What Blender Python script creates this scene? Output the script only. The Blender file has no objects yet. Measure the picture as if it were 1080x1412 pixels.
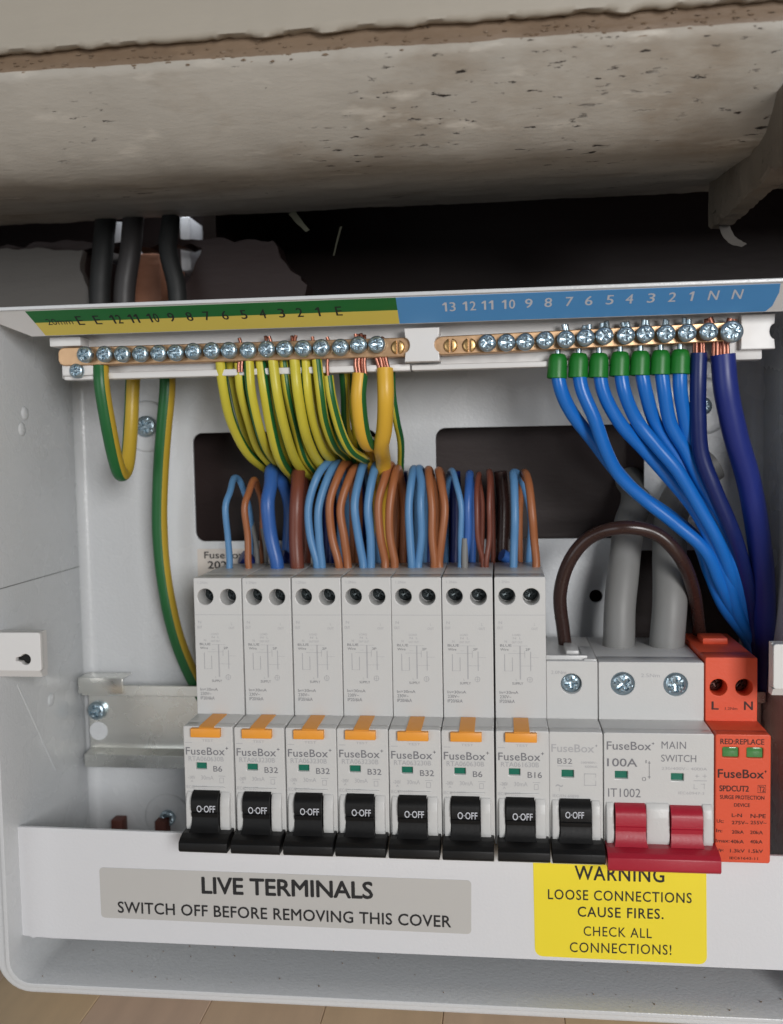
import bpy, bmesh, math, random
from mathutils import Vector, Matrix, Euler, noise
random.seed(7)
S = bpy.context.scene
COL = S.collection
K = 0.001                       # everything below is designed in millimetres
R = math.radians

# ------------------------------------------------------------------ camera
CAM = Vector((110.65, -374.25, 95.1)); ROT = Euler((1.5051, 0.0185, 0.1129), 'XYZ'); F = 1306.2
cd = bpy.data.cameras.new('camera'); cam = bpy.data.objects.new('camera', cd); COL.objects.link(cam)
cam.location = CAM * K; cam.rotation_euler = ROT
cd.sensor_fit = 'HORIZONTAL'; cd.sensor_width = 36; cd.lens = 36 * F / 1080
cd.clip_start = 0.02; cd.clip_end = 50
cd.dof.use_dof = True; cd.dof.focus_distance = 0.325; cd.dof.aperture_fstop = 15
S.camera = cam
# ------------------------------------------------------------------ world and light
W = bpy.data.worlds.new('World'); S.world = W; W.use_nodes = True
bg = W.node_tree.nodes['Background']; bg.inputs[0].default_value = (0.72, 0.80, 0.92, 1); bg.inputs[1].default_value = 0.04
def area(name, loc, target, size, power, color, sy=None):
    l = bpy.data.lights.new(name, 'AREA'); l.energy = power; l.color = color
    l.shape = 'RECTANGLE'; l.size = size; l.size_y = sy or size
    o = bpy.data.objects.new(name, l); COL.objects.link(o); o.location = loc
    o.rotation_euler = (Vector(target) - Vector(loc)).to_track_quat('-Z', 'Y').to_euler()
    return o
area('window_light', (0.56, -1.12, 0.27), (0.05, 0, 0.03), 0.36, 9.7, (1.0, 0.99, 0.98), 0.40)
area('room_light', (-0.80, -1.25, 0.02), (0.03, 0, 0.05), 0.8, 4.6, (0.92, 0.965, 1.0), 0.8)
S.view_settings.view_transform = 'Standard'; S.view_settings.look = 'None'
S.view_settings.exposure = 0.0; S.view_settings.gamma = 1
S.cycles.use_denoising = True
S.cycles.max_bounces = 6

# ------------------------------------------------------------------ pixel of the photograph + depth -> point in mm
RM = ROT.to_matrix()
def at(px, py, Y):
    d = RM @ Vector(((px - 540) / F, -(py - 706) / F, -1.0))
    t = (Y - CAM.y) / d.y
    return CAM + d * t
def rad(w, Y): return w / 2 * (Y - CAM.y) / F

# ------------------------------------------------------------------ materials
def srgb(c):
    if isinstance(c, str):
        c = [int(c[i:i+2], 16) / 255 for i in (0, 2, 4)]
    return tuple(((v + .055) / 1.055) ** 2.4 if v > .04045 else v / 12.92 for v in c)
def mat(name, col, rough=.5, metal=0, var=.06, vs=40, bump=0.0, bs=300, spec=.5, rv=.08, trans=0, sss=0, coat=0, lin=False):
    m = bpy.data.materials.new(name); m.use_nodes = True
    nt = m.node_tree; N = nt.nodes; L = nt.links; p = N['Principled BSDF']
    c = col if lin else srgb(col)
    tc = N.new('ShaderNodeTexCoord')
    nz = N.new('ShaderNodeTexNoise'); nz.inputs['Scale'].default_value = vs; nz.inputs['Detail'].default_value = 5
    L.new(tc.outputs['Object'], nz.inputs['Vector'])
    mx = N.new('ShaderNodeMix'); mx.data_type = 'RGBA'
    mx.inputs[6].default_value = tuple(max(0, v * (1 - var)) for v in c) + (1,)
    mx.inputs[7].default_value = tuple(min(1, v * (1 + var)) for v in c) + (1,)
    L.new(nz.outputs['Fac'], mx.inputs[0]); L.new(mx.outputs[2], p.inputs['Base Color'])
    p.inputs['Metallic'].default_value = metal
    p.inputs['Specular IOR Level'].default_value = spec
    if coat: p.inputs['Coat Weight'].default_value = coat; p.inputs['Coat Roughness'].default_value = .15
    mr = N.new('ShaderNodeMapRange'); mr.inputs[3].default_value = max(.02, rough - rv); mr.inputs[4].default_value = min(1, rough + rv)
    n2 = N.new('ShaderNodeTexNoise'); n2.inputs['Scale'].default_value = vs * 4; L.new(tc.outputs['Object'], n2.inputs['Vector'])
    L.new(n2.outputs['Fac'], mr.inputs[0]); L.new(mr.outputs[0], p.inputs['Roughness'])
    if bump:
        n3 = N.new('ShaderNodeTexNoise'); n3.inputs['Scale'].default_value = bs; n3.inputs['Detail'].default_value = 3
        L.new(tc.outputs['Object'], n3.inputs['Vector'])
        b = N.new('ShaderNodeBump'); b.inputs['Strength'].default_value = bump; b.inputs['Distance'].default_value = .0005
        L.new(n3.outputs['Fac'], b.inputs['Height']); L.new(b.outputs[0], p.inputs['Normal'])
    return m
M = {}
M['plastic'] = mat('light_grey_plastic', (.80, .80, .795), .36, var=.03, bump=.12, bs=1500)
M['plastic_w'] = mat('white_plastic', (.86, .855, .85), .38, var=.02)
M['steel_box'] = mat('pale_grey_coated_steel', (.81, .82, .83), .27, var=.035, vs=14, bump=.25, bs=900, rv=.1)
M['cover'] = mat('white_coated_cover', (.85, .855, .87), .35, var=.02, vs=20, bump=.15, bs=900)
M['seam'] = mat('grey_seam', (.52, .53, .53), .6)
M['ink'] = mat('grey_print', (.47, .47, .49), .6, var=.1)
M['ink_faint'] = mat('faint_grey_print', (.69, .69, .70), .6, var=.1)
M['black_ink'] = mat('black_print', (.12, .12, .13), .6, var=.1)
M['dark_ink'] = mat('dark_print_on_orange', (.22, .09, .07), .6, var=.1)
M['white_ink'] = mat('white_print', (.80, .81, .84), .5, var=.05)
M['black'] = mat('black_lever_plastic', (.065, .065, .068), .5, spec=.3, var=.1, bump=.1, bs=900)
M['dark'] = mat('dark_gap', (.06, .06, .06), .8)
M['red'] = mat('red_lever_plastic', (.66, .12, .20), .4, var=.05, bump=.1, bs=900)
M['orange'] = mat('orange_red_plastic', (.87, .33, .20), .5, var=.04, bump=.15, bs=900)
M['button'] = mat('amber_button', (.93, .62, .22), .42, var=.04)
M['green_ind'] = mat('green_indicator', (.05, .42, .34), .3, var=.1)
M['green_win'] = mat('green_window', (.30, .52, .30), .12, var=.35, vs=500)
M['zinc'] = mat('zinc_plated_screw', (.66, .73, .77), .33, .9, var=.12, vs=600, rv=.1, bump=.15, bs=900)
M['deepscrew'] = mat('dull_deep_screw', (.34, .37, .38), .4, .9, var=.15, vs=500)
M['brass'] = mat('brass', (.76, .62, .48), .36, .75, var=.08, vs=120, rv=.1)
M['brassscrew'] = mat('brass_screw', (.76, .62, .42), .33, .9, var=.1, vs=300)
M['copper'] = mat('bare_copper', (.70, .48, .41), .42, 1, var=.12, vs=500)
M['rail'] = mat('zinc_rail', (.90, .90, .88), .28, .95, var=.05, vs=30, rv=.08)
M['blue'] = mat('blue_insulation', (.35, .54, .72), .42, var=.05)
M['blue2'] = mat('bright_blue_insulation', (.09, .42, .76), .33, var=.05)
M['blue3'] = mat('deep_blue_insulation', (.20, .38, .66), .4, var=.06)
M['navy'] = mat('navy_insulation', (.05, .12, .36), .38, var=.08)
M['violet'] = mat('violet_blue_insulation', (.10, .16, .46), .42, var=.06)
M['brown'] = mat('light_brown_insulation', (.62, .38, .235), .42, var=.05)
M['brown2'] = mat('dark_brown_insulation', (.45, .24, .18), .42, var=.06)
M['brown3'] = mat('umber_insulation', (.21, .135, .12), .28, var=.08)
M['yellow'] = mat('yellow_insulation', (.80, .755, .25), .42, var=.05)
M['olive'] = mat('shaded_amber_insulation', (.74, .62, .20), .42, var=.05)  # amber yellow dulled in its colour for wires hanging in shadow
M['amber'] = mat('amber_yellow_insulation', (.86, .68, .22), .42, var=.05)
M['green'] = mat('green_insulation', (.11, .38, .19), .42, var=.06)
M['boot'] = mat('green_ferrule_plastic', (.10, .45, .15), .42, var=.06)
M['sheath'] = mat('grey_cable_sheath', (.50, .50, .495), .5, var=.05, bump=.1)
M['sheath_m'] = mat('mid_grey_cable_sheath', (.22, .21, .21), .5, var=.08)
M['sheath_d'] = mat('dark_grey_cable_sheath', (.13, .135, .135), .6, var=.08)
M['lab_green'] = mat('green_label', (.10, .42, .19), .35, var=.03)
M['lab_yellow'] = mat('yellow_label', (.86, .78, .36), .35, var=.03)
M['lab_blue'] = mat('blue_label', (.33, .59, .82), .35, var=.03)
M['lab_grey'] = mat('grey_label', (.75, .745, .735), .32, var=.02)
M['lab_warn'] = mat('warning_yellow_label', (.95, .87, .22), .35, var=.02)
M['lab_white'] = mat('cream_sticker', (.82, .79, .76), .45, var=.02)
M['paper'] = mat('peeled_paint', (.34, .34, .29), .6, var=.1)

def painted(name, base, dark, speck=True):
    m = bpy.data.materials.new(name); m.use_nodes = True; nt = m.node_tree; N = nt.nodes; L = nt.links; p = N['Principled BSDF']
    tc = N.new('ShaderNodeTexCoord')
    def noise_(scale, sx=1, sy=1, sz=1, det=6, rough=.6):
        mp = N.new('ShaderNodeMapping'); mp.inputs['Scale'].default_value = (sx, sy, sz); L.new(tc.outputs['Object'], mp.inputs[0])
        n = N.new('ShaderNodeTexNoise'); n.inputs['Scale'].default_value = scale; n.inputs['Detail'].default_value = det; n.inputs['Roughness'].default_value = rough
        L.new(mp.outputs[0], n.inputs['Vector']); return n
    def ramp(src, a, b, ca=(0, 0, 0, 1), cb=(1, 1, 1, 1)):
        r = N.new('ShaderNodeValToRGB'); r.color_ramp.elements[0].position = a; r.color_ramp.elements[1].position = b
        r.color_ramp.elements[0].color = ca; r.color_ramp.elements[1].color = cb; L.new(src, r.inputs[0]); return r
    def mix(fac, a, b):
        x = N.new('ShaderNodeMix'); x.data_type = 'RGBA'; L.new(fac, x.inputs[0])
        for s, v in ((6, a), (7, b)):
            if isinstance(v, tuple): x.inputs[s].default_value = v + (1,)
            else: L.new(v, x.inputs[s])
        return x.outputs[2]
    b = srgb(base); d = srgb(dark)
    broad = ramp(noise_(9, .6, 1.6, 1.6).outputs['Fac'], .35, .72)
    c = mix(broad.outputs[0], b, tuple(v * .80 for v in b))
    streak = ramp(noise_(60, .12, 1, 1, 4).outputs['Fac'], .40, .75)
    c = mix(streak.outputs[0], c, tuple(v * .9 for v in b))
    hs = []
    if speck:
        sx = N.new('ShaderNodeSeparateXYZ'); L.new(tc.outputs['Object'], sx.inputs[0])
        mr = N.new('ShaderNodeMapRange'); mr.inputs[1].default_value = -.12; mr.inputs[2].default_value = .16; mr.inputs[3].default_value = -.07; mr.inputs[4].default_value = .10
        L.new(sx.outputs[0], mr.inputs[0])
        ad = N.new('ShaderNodeMath'); ad.operation = 'ADD'; L.new(noise_(24, 1, 1, 1, 3).outputs['Fac'], ad.inputs[0]); L.new(mr.outputs[0], ad.inputs[1])
        msk = ramp(ad.outputs[0], .49, .60)
        sp = ramp(noise_(520, .28, 1, 1, 5, .62).outputs['Fac'], .625, .665)
        mul = N.new('ShaderNodeMath'); mul.operation = 'MULTIPLY'; L.new(msk.outputs[0], mul.inputs[0]); L.new(sp.outputs[0], mul.inputs[1])
        st = ramp(noise_(28, .5, 1, 1, 5, .65).outputs['Fac'], .52, .75)
        c = mix(st.outputs[0], c, tuple(v * f for v, f in zip(b, (.58, .51, .44))))
        lt = ramp(noise_(120, .3, 1, 1, 4, .6).outputs['Fac'], .60, .72)
        c = mix(lt.outputs[0], c, tuple(min(1, v * 1.15) for v in b))
        c = mix(mul.outputs[0], c, d)
        hs = [mul.outputs[0]]
    L.new(c, p.inputs['Base Color']); p.inputs['Roughness'].default_value = .55
    nb = noise_(90, .3, 1, 1, 8, .65)
    bp = N.new('ShaderNodeBump'); bp.inputs['Strength'].default_value = .55 if speck else .3; bp.inputs['Distance'].default_value = .0012
    if hs:
        sub = N.new('ShaderNodeMath'); sub.operation = 'SUBTRACT'; L.new(nb.outputs['Fac'], sub.inputs[0]); L.new(hs[0], sub.inputs[1]); L.new(sub.outputs[0], bp.inputs['Height'])
    else: L.new(nb.outputs['Fac'], bp.inputs['Height'])
    L.new(bp.outputs[0], p.inputs['Normal'])
    return m
M['beam'] = painted('old_cream_paint', (.70, .675, .635), (.14, .11, .09))
M['batten'] = painted('dirty_cream_paint', (.47, .43, .38), (.10, .08, .07))
M['fascia'] = painted('smooth_cream_paint', (.66, .63, .58), (.3, .25, .2), False)
M['plaster'] = painted('bare_brown_plaster', (.50, .42, .34), (.13, .09, .07))
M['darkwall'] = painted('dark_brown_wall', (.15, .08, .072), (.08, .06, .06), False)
M['greywall'] = painted('grey_render', (.34, .325, .31), (.2, .18, .17), False)
M['brick_and_daylight'] = painted('orange_brick', (.62, .42, .32), (.3, .15, .1))
def wood(i):
    m = mat('pale_oak_%d' % i, (.92 + .015 * math.sin(i * 2.1), .82 + .015 * math.sin(i * 2.1), .71 + .02 * math.sin(i * 1.3)), .45, var=.14, vs=22)
    n = [x for x in m.node_tree.nodes if x.type == 'TEX_NOISE'][0]
    mp = m.node_tree.nodes.new('ShaderNodeMapping'); mp.inputs['Scale'].default_value = (6, .7, 2); mp.inputs['Location'].default_value = (i * 3.1, i, 0)
    tc = [x for x in m.node_tree.nodes if x.type == 'TEX_COORD'][0]
    m.node_tree.links.new(tc.outputs['Object'], mp.inputs[0]); m.node_tree.links.new(mp.outputs[0], n.inputs['Vector'])
    return m

# ------------------------------------------------------------------ mesh builders (world millimetres)
class B:
    def __init__(s): s.v = []; s.f = []; s.m = []
    def add(s, vs, fs, mi=0):
        o = len(s.v); s.v += [tuple(v) for v in vs]; s.f += [tuple(i + o for i in f) for f in fs]
        s.m += list(mi) if isinstance(mi, (list, tuple)) else [mi] * len(fs)
        return s
    def box(s, x0, x1, y0, y1, z0, z1, mi=0, bev=0, seg=2):
        if bev:
            bm = bmesh.new(); bmesh.ops.create_cube(bm, size=1)
            for v in bm.verts:
                v.co = Vector(((x0 + x1) / 2 + v.co.x * (x1 - x0), (y0 + y1) / 2 + v.co.y * (y1 - y0), (z0 + z1) / 2 + v.co.z * (z1 - z0)))
            bmesh.ops.bevel(bm, geom=bm.edges[:], offset=bev, segments=seg, affect='EDGES', profile=.5)
            return s.bm(bm, mi)
        vs = [(x, y, z) for x in (x0, x1) for y in (y0, y1) for z in (z0, z1)]
        return s.add(vs, [(0, 1, 3, 2), (4, 6, 7, 5), (0, 4, 5, 1), (2, 3, 7, 6), (0, 2, 6, 4), (1, 5, 7, 3)], mi)
    def bm(s, bm, mi=0):
        bm.verts.index_update()
        s.add([v.co[:] for v in bm.verts], [[v.index for v in f.verts] for f in bm.faces], mi); bm.free(); return s
    def prism(s, prof, x0, x1, mi=0, bev=0, seg=2):         # prof: (y,z) outline
        bm = bmesh.new()
        a = [bm.verts.new((x0, y, z)) for y, z in prof]; b = [bm.verts.new((x1, y, z)) for y, z in prof]
        n = len(prof)
        bm.faces.new(a); bm.faces.new(b[::-1])
        for i in range(n): bm.faces.new((a[(i + 1) % n], a[i], b[i], b[(i + 1) % n]))
        bmesh.ops.recalc_face_normals(bm, faces=bm.faces[:])
        if bev: bmesh.ops.bevel(bm, geom=bm.edges[:], offset=bev, segments=seg, affect='EDGES', profile=.5)
        return s.bm(bm, mi)
    def mesh(s, me, mi=0, f=None):
        s.add([f(v.co) if f else v.co[:] for v in me.vertices], [tuple(p.vertices) for p in me.polygons], mi); return s
    def tube(s, pts, rs, n=14, mfun=None, cap=True, twist=0, phase=0):
        k = len(pts); T = []
        for i in range(k):
            t = (pts[min(i + 1, k - 1)] - pts[max(i - 1, 0)]); T.append(t.normalized())
        ref = Vector((0, -1, 0)); nrm = (ref - T[0] * ref.dot(T[0]))
        if nrm.length < .05: nrm = Vector((0, 0, 1)) - T[0] * T[0].z
        nrm.normalize(); vs = []; fs = []; ms = []
        for i in range(k):
            if i:
                nrm = (nrm - T[i] * nrm.dot(T[i])); nrm.normalize()
            bi = T[i].cross(nrm)
            r = rs[i] if isinstance(rs, (list, tuple)) else rs
            for j in range(n):
                a = 2 * math.pi * (j) / n + phase + twist * i / k
                vs.append(pts[i] + (nrm * math.cos(a) + bi * math.sin(a)) * r)
        for i in range(k - 1):
            for j in range(n):
                q = (j + 1) % n
                fs.append((i * n + j, i * n + q, (i + 1) * n + q, (i + 1) * n + j)); ms.append(mfun(j) if mfun else 0)
        if cap: fs += [tuple(range(n))[::-1], tuple((k - 1) * n + j for j in range(n))]; ms += [0, 0]
        s.add(vs, fs, ms); return s
    def lathe(s, c, prof, n=24, axis='y', mi=0):            # prof: (r, h along -Y)
        vs = []; fs = []
        for r, h in prof:
            for j in range(n):
                a = 2 * math.pi * j / n
                if axis == 'y': vs.append((c[0] + r * math.cos(a), c[1] - h, c[2] + r * math.sin(a)))
                else: vs.append((c[0] + r * math.cos(a), c[1] + r * math.sin(a), c[2] + h))
        for i in range(len(prof) - 1):
            for j in range(n):
                q = (j + 1) % n; fs.append((i * n + j, i * n + q, (i + 1) * n + q, (i + 1) * n + j))
        fs.append(tuple((len(prof) - 1) * n + j for j in range(n)))
        s.add(vs, fs, mi); return s
    def build(s, name, mats, parent=None, loc=None, smooth=None):
        o0 = parent['_o'] if parent else (Vector(loc) if loc is not None else Vector((0, 0, 0)))
        o0 = Vector(o0)
        me = bpy.data.meshes.new(name); me.from_pydata([(Vector(v) - o0) * K for v in s.v], [], s.f)
        mats = mats if isinstance(mats, (list, tuple)) else [mats]
        for m in mats: me.materials.append(M[m] if isinstance(m, str) else m)
        if len(mats) > 1: me.polygons.foreach_set('material_index', s.m)
        me.validate(clean_customdata=False)
        o = bpy.data.objects.new(name, me); COL.objects.link(o)
        if parent: o.parent = parent
        else: o.location = o0 * K
        o['_o'] = tuple(o0)
        if smooth is not None:
            me.polygons.foreach_set('use_smooth', [True] * len(me.polygons))
            me.set_sharp_from_angle(angle=R(smooth))
        return o
def tag(o, label=None, cat=None, group=None, kind=None):
    if label: o['label'] = label
    if cat: o['category'] = cat
    if group: o['group'] = group
    if kind: o['kind'] = kind
    return o
def thing(name, loc, label, cat, group=None):
    o = bpy.data.objects.new(name, None); COL.objects.link(o); o.location = Vector(loc) * K; o['_o'] = tuple(loc)
    o.empty_display_size = .005
    return tag(o, label, cat, group)

def catmull(P, step=1.4):
    P = [Vector(p) for p in P]; Q = [P[0] * 2 - P[1]] + P + [P[-1] * 2 - P[-2]]; out = []
    for i in range(1, len(Q) - 2):
        a, b, c, d = Q[i-1:i+3]; n = max(2, int((c - b).length / step))
        for k in range(n):
            t = k / n
            out.append(.5 * ((2 * b) + (c - a) * t + (2 * a - 5 * b + 4 * c - d) * t * t + (3 * b - a - 3 * c + d) * t ** 3))
    out.append(P[-1]); return out

# 2D outlines in the X-Z plane, with holes, extruded along Y
def rrect(x0, x1, z0, z1, r=0, n=5):
    if r <= 0: return [(x0, z0), (x1, z0), (x1, z1), (x0, z1)]
    out = []
    for cx, cz, a0 in ((x1 - r, z0 + r, -90), (x1 - r, z1 - r, 0), (x0 + r, z1 - r, 90), (x0 + r, z0 + r, 180)):
        for k in range(n + 1):
            a = R(a0 + 90 * k / n); out.append((cx + r * math.cos(a), cz + r * math.sin(a)))
    return out
def circ(cx, cz, r, n=24): return [(cx + r * math.cos(2 * math.pi * k / n), cz + r * math.sin(2 * math.pi * k / n)) for k in range(n)]
def shape(loops, bev=0):
    cu = bpy.data.curves.new('c', 'CURVE'); cu.dimensions = '2D'; cu.fill_mode = 'BOTH'
    for lp in loops:
        sp = cu.splines.new('POLY'); sp.points.add(len(lp) - 1); sp.use_cyclic_u = True
        for p, (x, z) in zip(sp.points, lp): p.co = (x, z, 0, 1)
    return cu
def plate(b, loops, y0, y1, mi=0, bev=0):
    """solid between y0 (front) and y1 (back)"""
    cu = shape(loops); cu.extrude = abs(y1 - y0) / 2 - bev
    if bev: cu.bevel_depth = bev; cu.bevel_resolution = 1; cu.offset = -bev
    o = bpy.data.objects.new('c', cu); me = bpy.data.meshes.new_from_object(o)
    ym = (y0 + y1) / 2
    b.mesh(me, mi, lambda c: (c.x, ym - c.z, c.y))
    bpy.data.objects.remove(o); bpy.data.meshes.remove(me); bpy.data.curves.remove(cu)
    return b
_tc = {}
def glyphs(s, bold=0, space=1.0):
    k = (s, bold, space)
    if k not in _tc:
        cu = bpy.data.curves.new('t', 'FONT'); cu.body = s; cu.size = 10; cu.offset = bold; cu.space_character = space; cu.resolution_u = 3
        cu.align_x = 'CENTER'
        o = bpy.data.objects.new('t', cu); me = bpy.data.meshes.new_from_object(o)
        V = [v.co.copy() for v in me.vertices]; P = [tuple(p.vertices) for p in me.polygons]
        bpy.data.objects.remove(o); bpy.data.meshes.remove(me); bpy.data.curves.remove(cu)
        xs = [v.x for v in V]; ys = [v.y for v in V]
        _tc[k] = (V, P, min(xs), max(xs), min(ys), max(ys))
    return _tc[k]
def text(b, s, x0, x1, z0, h, Y, bold=0, mi=0, space=1.0, z1=None, right=None):
    """lettering fitted between x0..x1, baseline from z0 (to z1 at the right end), height h, on plane y = Y"""
    V, P, a0, a1, c0, c1 = glyphs(s, 0, space)
    z1 = z0 if z1 is None else z1
    d = bold * h * .22
    for kx, kz, ky in ((0, 0, 0), (-1, .4, .012), (1, -.4, .024), (-.4, -1, .036), (.4, 1, .048)) if bold else ((0, 0, 0),):
      b.add([(x0 + kx * d + (v.x - a0) / (a1 - a0) * (x1 - x0), Y - ky, kz * d + z0 + (z1 - z0) * (v.x - a0) / (a1 - a0) + (v.y - c0) / (c1 - c0) * h) for v in V], P, mi)
def ptext(b, s, xl, yl, xr, yr, hpx, Y, bold=0, mi=0, space=1.0, dx=0):
    A = at(xl, yl, Y); C = at(xr, yr, Y); text(b, s, A.x - dx, C.x - dx, A.z, rad(hpx * 2, Y), Y, bold, mi, space, C.z)

# screws: a domed head with a real recess
def screw_head(b, c, r, kind='cross', ang=0, h=None, mi=0, n=44, rings=13):
    h = h or r * .45; vs = []; fs = []
    for i in range(rings + 1):
        q = i / rings; rr = r * q
        for j in range(n):
            a = 2 * math.pi * j / n; x = rr * math.cos(a); z = rr * math.sin(a)
            H = h * math.sqrt(max(0, 1 - (q * .93) ** 4))
            u = x * math.cos(ang) + z * math.sin(ang); w = -x * math.sin(ang) + z * math.cos(ang)
            if kind == 'cross':
                u2 = (u + w) * .707; w2 = (u - w) * .707
                if (abs(u) < r * .15 and abs(w) < r * .66) or (abs(w) < r * .15 and abs(u) < r * .66): H -= h * .85 * (1 - .55 * q)
                elif q < .30: H -= h * .6
                elif (abs(u2) < r * .05 or abs(w2) < r * .05) and q < .8: H -= h * .14
            elif kind == 'slot':
                if abs(u) < r * .17: H -= h * 1.5
            vs.append((c[0] + x, c[1] - H, c[2] + z))
    for i in range(rings):
        for j in range(n):
            q = (j + 1) % n; fs.append((i * n + j, i * n + q, (i + 1) * n + q, (i + 1) * n + j))
    for j in range(n):
        x, y, z = vs[rings * n + j]; vs.append((x, c[1] + .6, z))
    for j in range(n):
        q = (j + 1) % n; fs.append((rings * n + j, rings * n + q, (rings + 1) * n + q, (rings + 1) * n + j))
    b.add(vs, fs, mi)

# =================================================================== SURROUNDINGS
YW = 30.0        # wall behind the box
def surf(name, grid, mt, kind='structure', th=None, smooth=40, parent=None):
    pass
def rough(lp, amp=1.2, step=3.0, seed=1, lim=260):
    out = []
    for i in range(len(lp)):
        a, c = lp[i], lp[(i + 1) % len(lp)]; L_ = math.hypot(c[0] - a[0], c[1] - a[1]); n = 1 if L_ > lim and max(abs(a[0]), abs(c[0])) > 480 and min(a[1], c[1]) < 131 else max(1, int(L_ / step))
        for k in range(n):
            t = k / n; x = a[0] + (c[0] - a[0]) * t; z = a[1] + (c[1] - a[1]) * t
            e = 0 if n == 1 else amp; out.append((x + e * noise.fractal(Vector((x * .12, z * .12, seed)), 1, 2, 4), z + e * noise.fractal(Vector((x * .12, z * .12, seed + 7)), 1, 2, 4)))
    return out
# wall with a broken hole behind the left cables; top right cut away to stay dark
hole = []
h0 = at(112, 420, YW); h1 = at(272, 322, YW)
for (x, y) in [(116, 470), (120, 400), (114, 372), (112, 344), (150, 340), (210, 339), (262, 338), (278, 342), (268, 372), (252, 400), (246, 470)]:
    p = at(x, y, YW); hole.append((p.x, p.z))
b = B(); plate(b, [rough(q_, 2.2, 2.5, 3) for q_ in [[(-500, -420), (700, -420), (700, 132), (at(470, 404, YW).x, 132), (at(446, 396, YW).x, 152), (at(418, 385, YW).x, 158), (at(425, 365, YW).x, 166), (at(392, 350, YW).x, 175), (at(378, 335, YW).x, at(378, 331, YW).z), (at(300, 331, YW).x, at(300, 331, YW).z), (at(100, 333, YW).x, at(100, 333, YW).z), (-500, at(0, 335, YW).z)], hole]], YW, YW + 14)

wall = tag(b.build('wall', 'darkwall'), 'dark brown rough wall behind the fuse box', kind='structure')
b = B(); b.box(-500, 700, 150, 160, -420, 500); b.box(-500, 700, YW + 14, 150, 240, 250); xr_ = at(286, 340, YW + 20).x; b.box(xr_, xr_ + 6, YW + 14.1, 149.9, 100, 239.9); b.build('cavity_and_baffle', 'darkwall', wall)  # last box is an unseen partition added to confine the hole lamp
# grey render patch at upper left
b = B()
P = [at(-160, 343, 22), at(60, 341, 22), at(108, 344, 22), at(106, 370, 22), at(118, 400, 22), at(120, 470, 22), at(-160, 470, 22)]
plate(b, [rough([(p.x, p.z) for p in P], 1.5, 2.5, 5)], 25, YW - .01)
b.build('render_patch', 'greywall', wall, smooth=40)
# lit brick inside the hole
b = B()
p = at(182, 372, YW + 40); q = at(236, 372, YW + 40)
b.box(p.x, q.x, YW + 26, YW + 60, 150, 188, bev=1.2)
b.build('brick_and_daylight', 'brick_and_daylight', wall, smooth=40)
b = B(); p = at(255, 345, YW + 40); b.box(p.x + 1, p.x + 6, YW + 30, YW + 50, 180, 205, bev=1)  # white block added to stand in for the streak of daylight
b.build('brick_and_daylight', 'cover', wall, smooth=40)
b = B(); p = at(178, 345, YW + 40); b.box(p.x - 9, p.x + 3, YW + 34, YW + 50, 187, 205, bev=1)  # white block added to stand in for the bright spot of daylight
b.build('brick_and_daylight', 'cover', wall, smooth=40)
area('hole_daylight', (-0.03, .034 + .03, 0.235), (-0.03, .075, 0.185), 0.03, 0.05, (.9, .95, 1))

# beam above: painted front sloped to catch light, underside tilted to fall dark
def fbm(x, y, s, seed=0): return noise.fractal(Vector((x * s, y * s, seed)), 1.0, 2.0, 4)
prof = [(-98.4, 210.5), (-99.0, 208.6), (-97.6, 206.4), (-90, 198.2), (-82, 191.2), (-75, 187.2), (-68, 185.7), (-58, 185.9), (-40, 187.6), (-10, 191.8), (YW + 1, 197.5)]
def profile_grid(prof, X0, X1, nx, amp, seed, edge=0):
    b = B(); vs = []; fs = []; n = len(prof)
    for i in range(nx + 1):
        x = X0 + (X1 - X0) * i / nx
        for j, (y, z) in enumerate(prof):
            d = fbm(x, y * 2, .035, seed) * amp + fbm(x, y * 3, .25, seed) * amp * .3
            e = edge * fbm(x, 0, .12, seed + 5) if j == 0 else 0
            if edge and amp < .5 and j in (1, 2): e = edge * (fbm(x, 0, .10, seed + 5) + .7 * abs(fbm(x, 0, .5, seed + 9)))
            vs.append((x, y - d * .4 + e * .6, z - d + e))
    for i in range(nx):
        for j in range(n - 1): fs.append((i * n + j, i * n + j + 1, (i + 1) * n + j + 1, (i + 1) * n + j))
    b.add(vs, fs); return b
beam = thing('ceiling_beam', (70, -60, 190), 'old cream painted beam with flaking dark chips, running above the fuse box', 'beam')
full = []
for k in range(len(prof) - 1):
    (y0, z0), (y1, z1) = prof[k], prof[k + 1]; n = max(1, int(abs(y1 - y0) / 4))
    full += [(y0 + (y1 - y0) * t / n, z0 + (z1 - z0) * t / n) for t in range(n)]
full.append(prof[-1]); full += [(YW + 1, 260), (-90, 260)]
profile_grid(full, -330, 480, 420, .7, 3, .7).build('painted_face', 'beam', beam, smooth=60)
# raw plaster joint, uneven, with loose crumbs
fp = [(-93, 217), (-98.2, 215.5), (-98.6, 211.2), (-98.8, 209.4), (-98.2, 208.0), (-94, 205)]
b = profile_grid(fp, -330, 480, 900, .55, 11, .4)
b.build('plaster_joint', 'plaster', beam, smooth=50)
b = B()
for k in range(170):
    x = random.uniform(-60, 230); z = 209.6 + random.gauss(.8, 1.3); r = random.uniform(.2, .6)
    bm = bmesh.new(); bmesh.ops.create_icosphere(bm, subdivisions=1, radius=r)
    for v in bm.verts: v.co = Vector((x, -98.9, z)) + Vector((v.co.x * random.uniform(1, 2.4), v.co.y * .5, v.co.z * .6)) * random.uniform(.7, 1.2)
    b.bm(bm)
tag(b.build('plaster_crumb', 'plaster', beam, smooth=30), kind='stuff')
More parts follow.
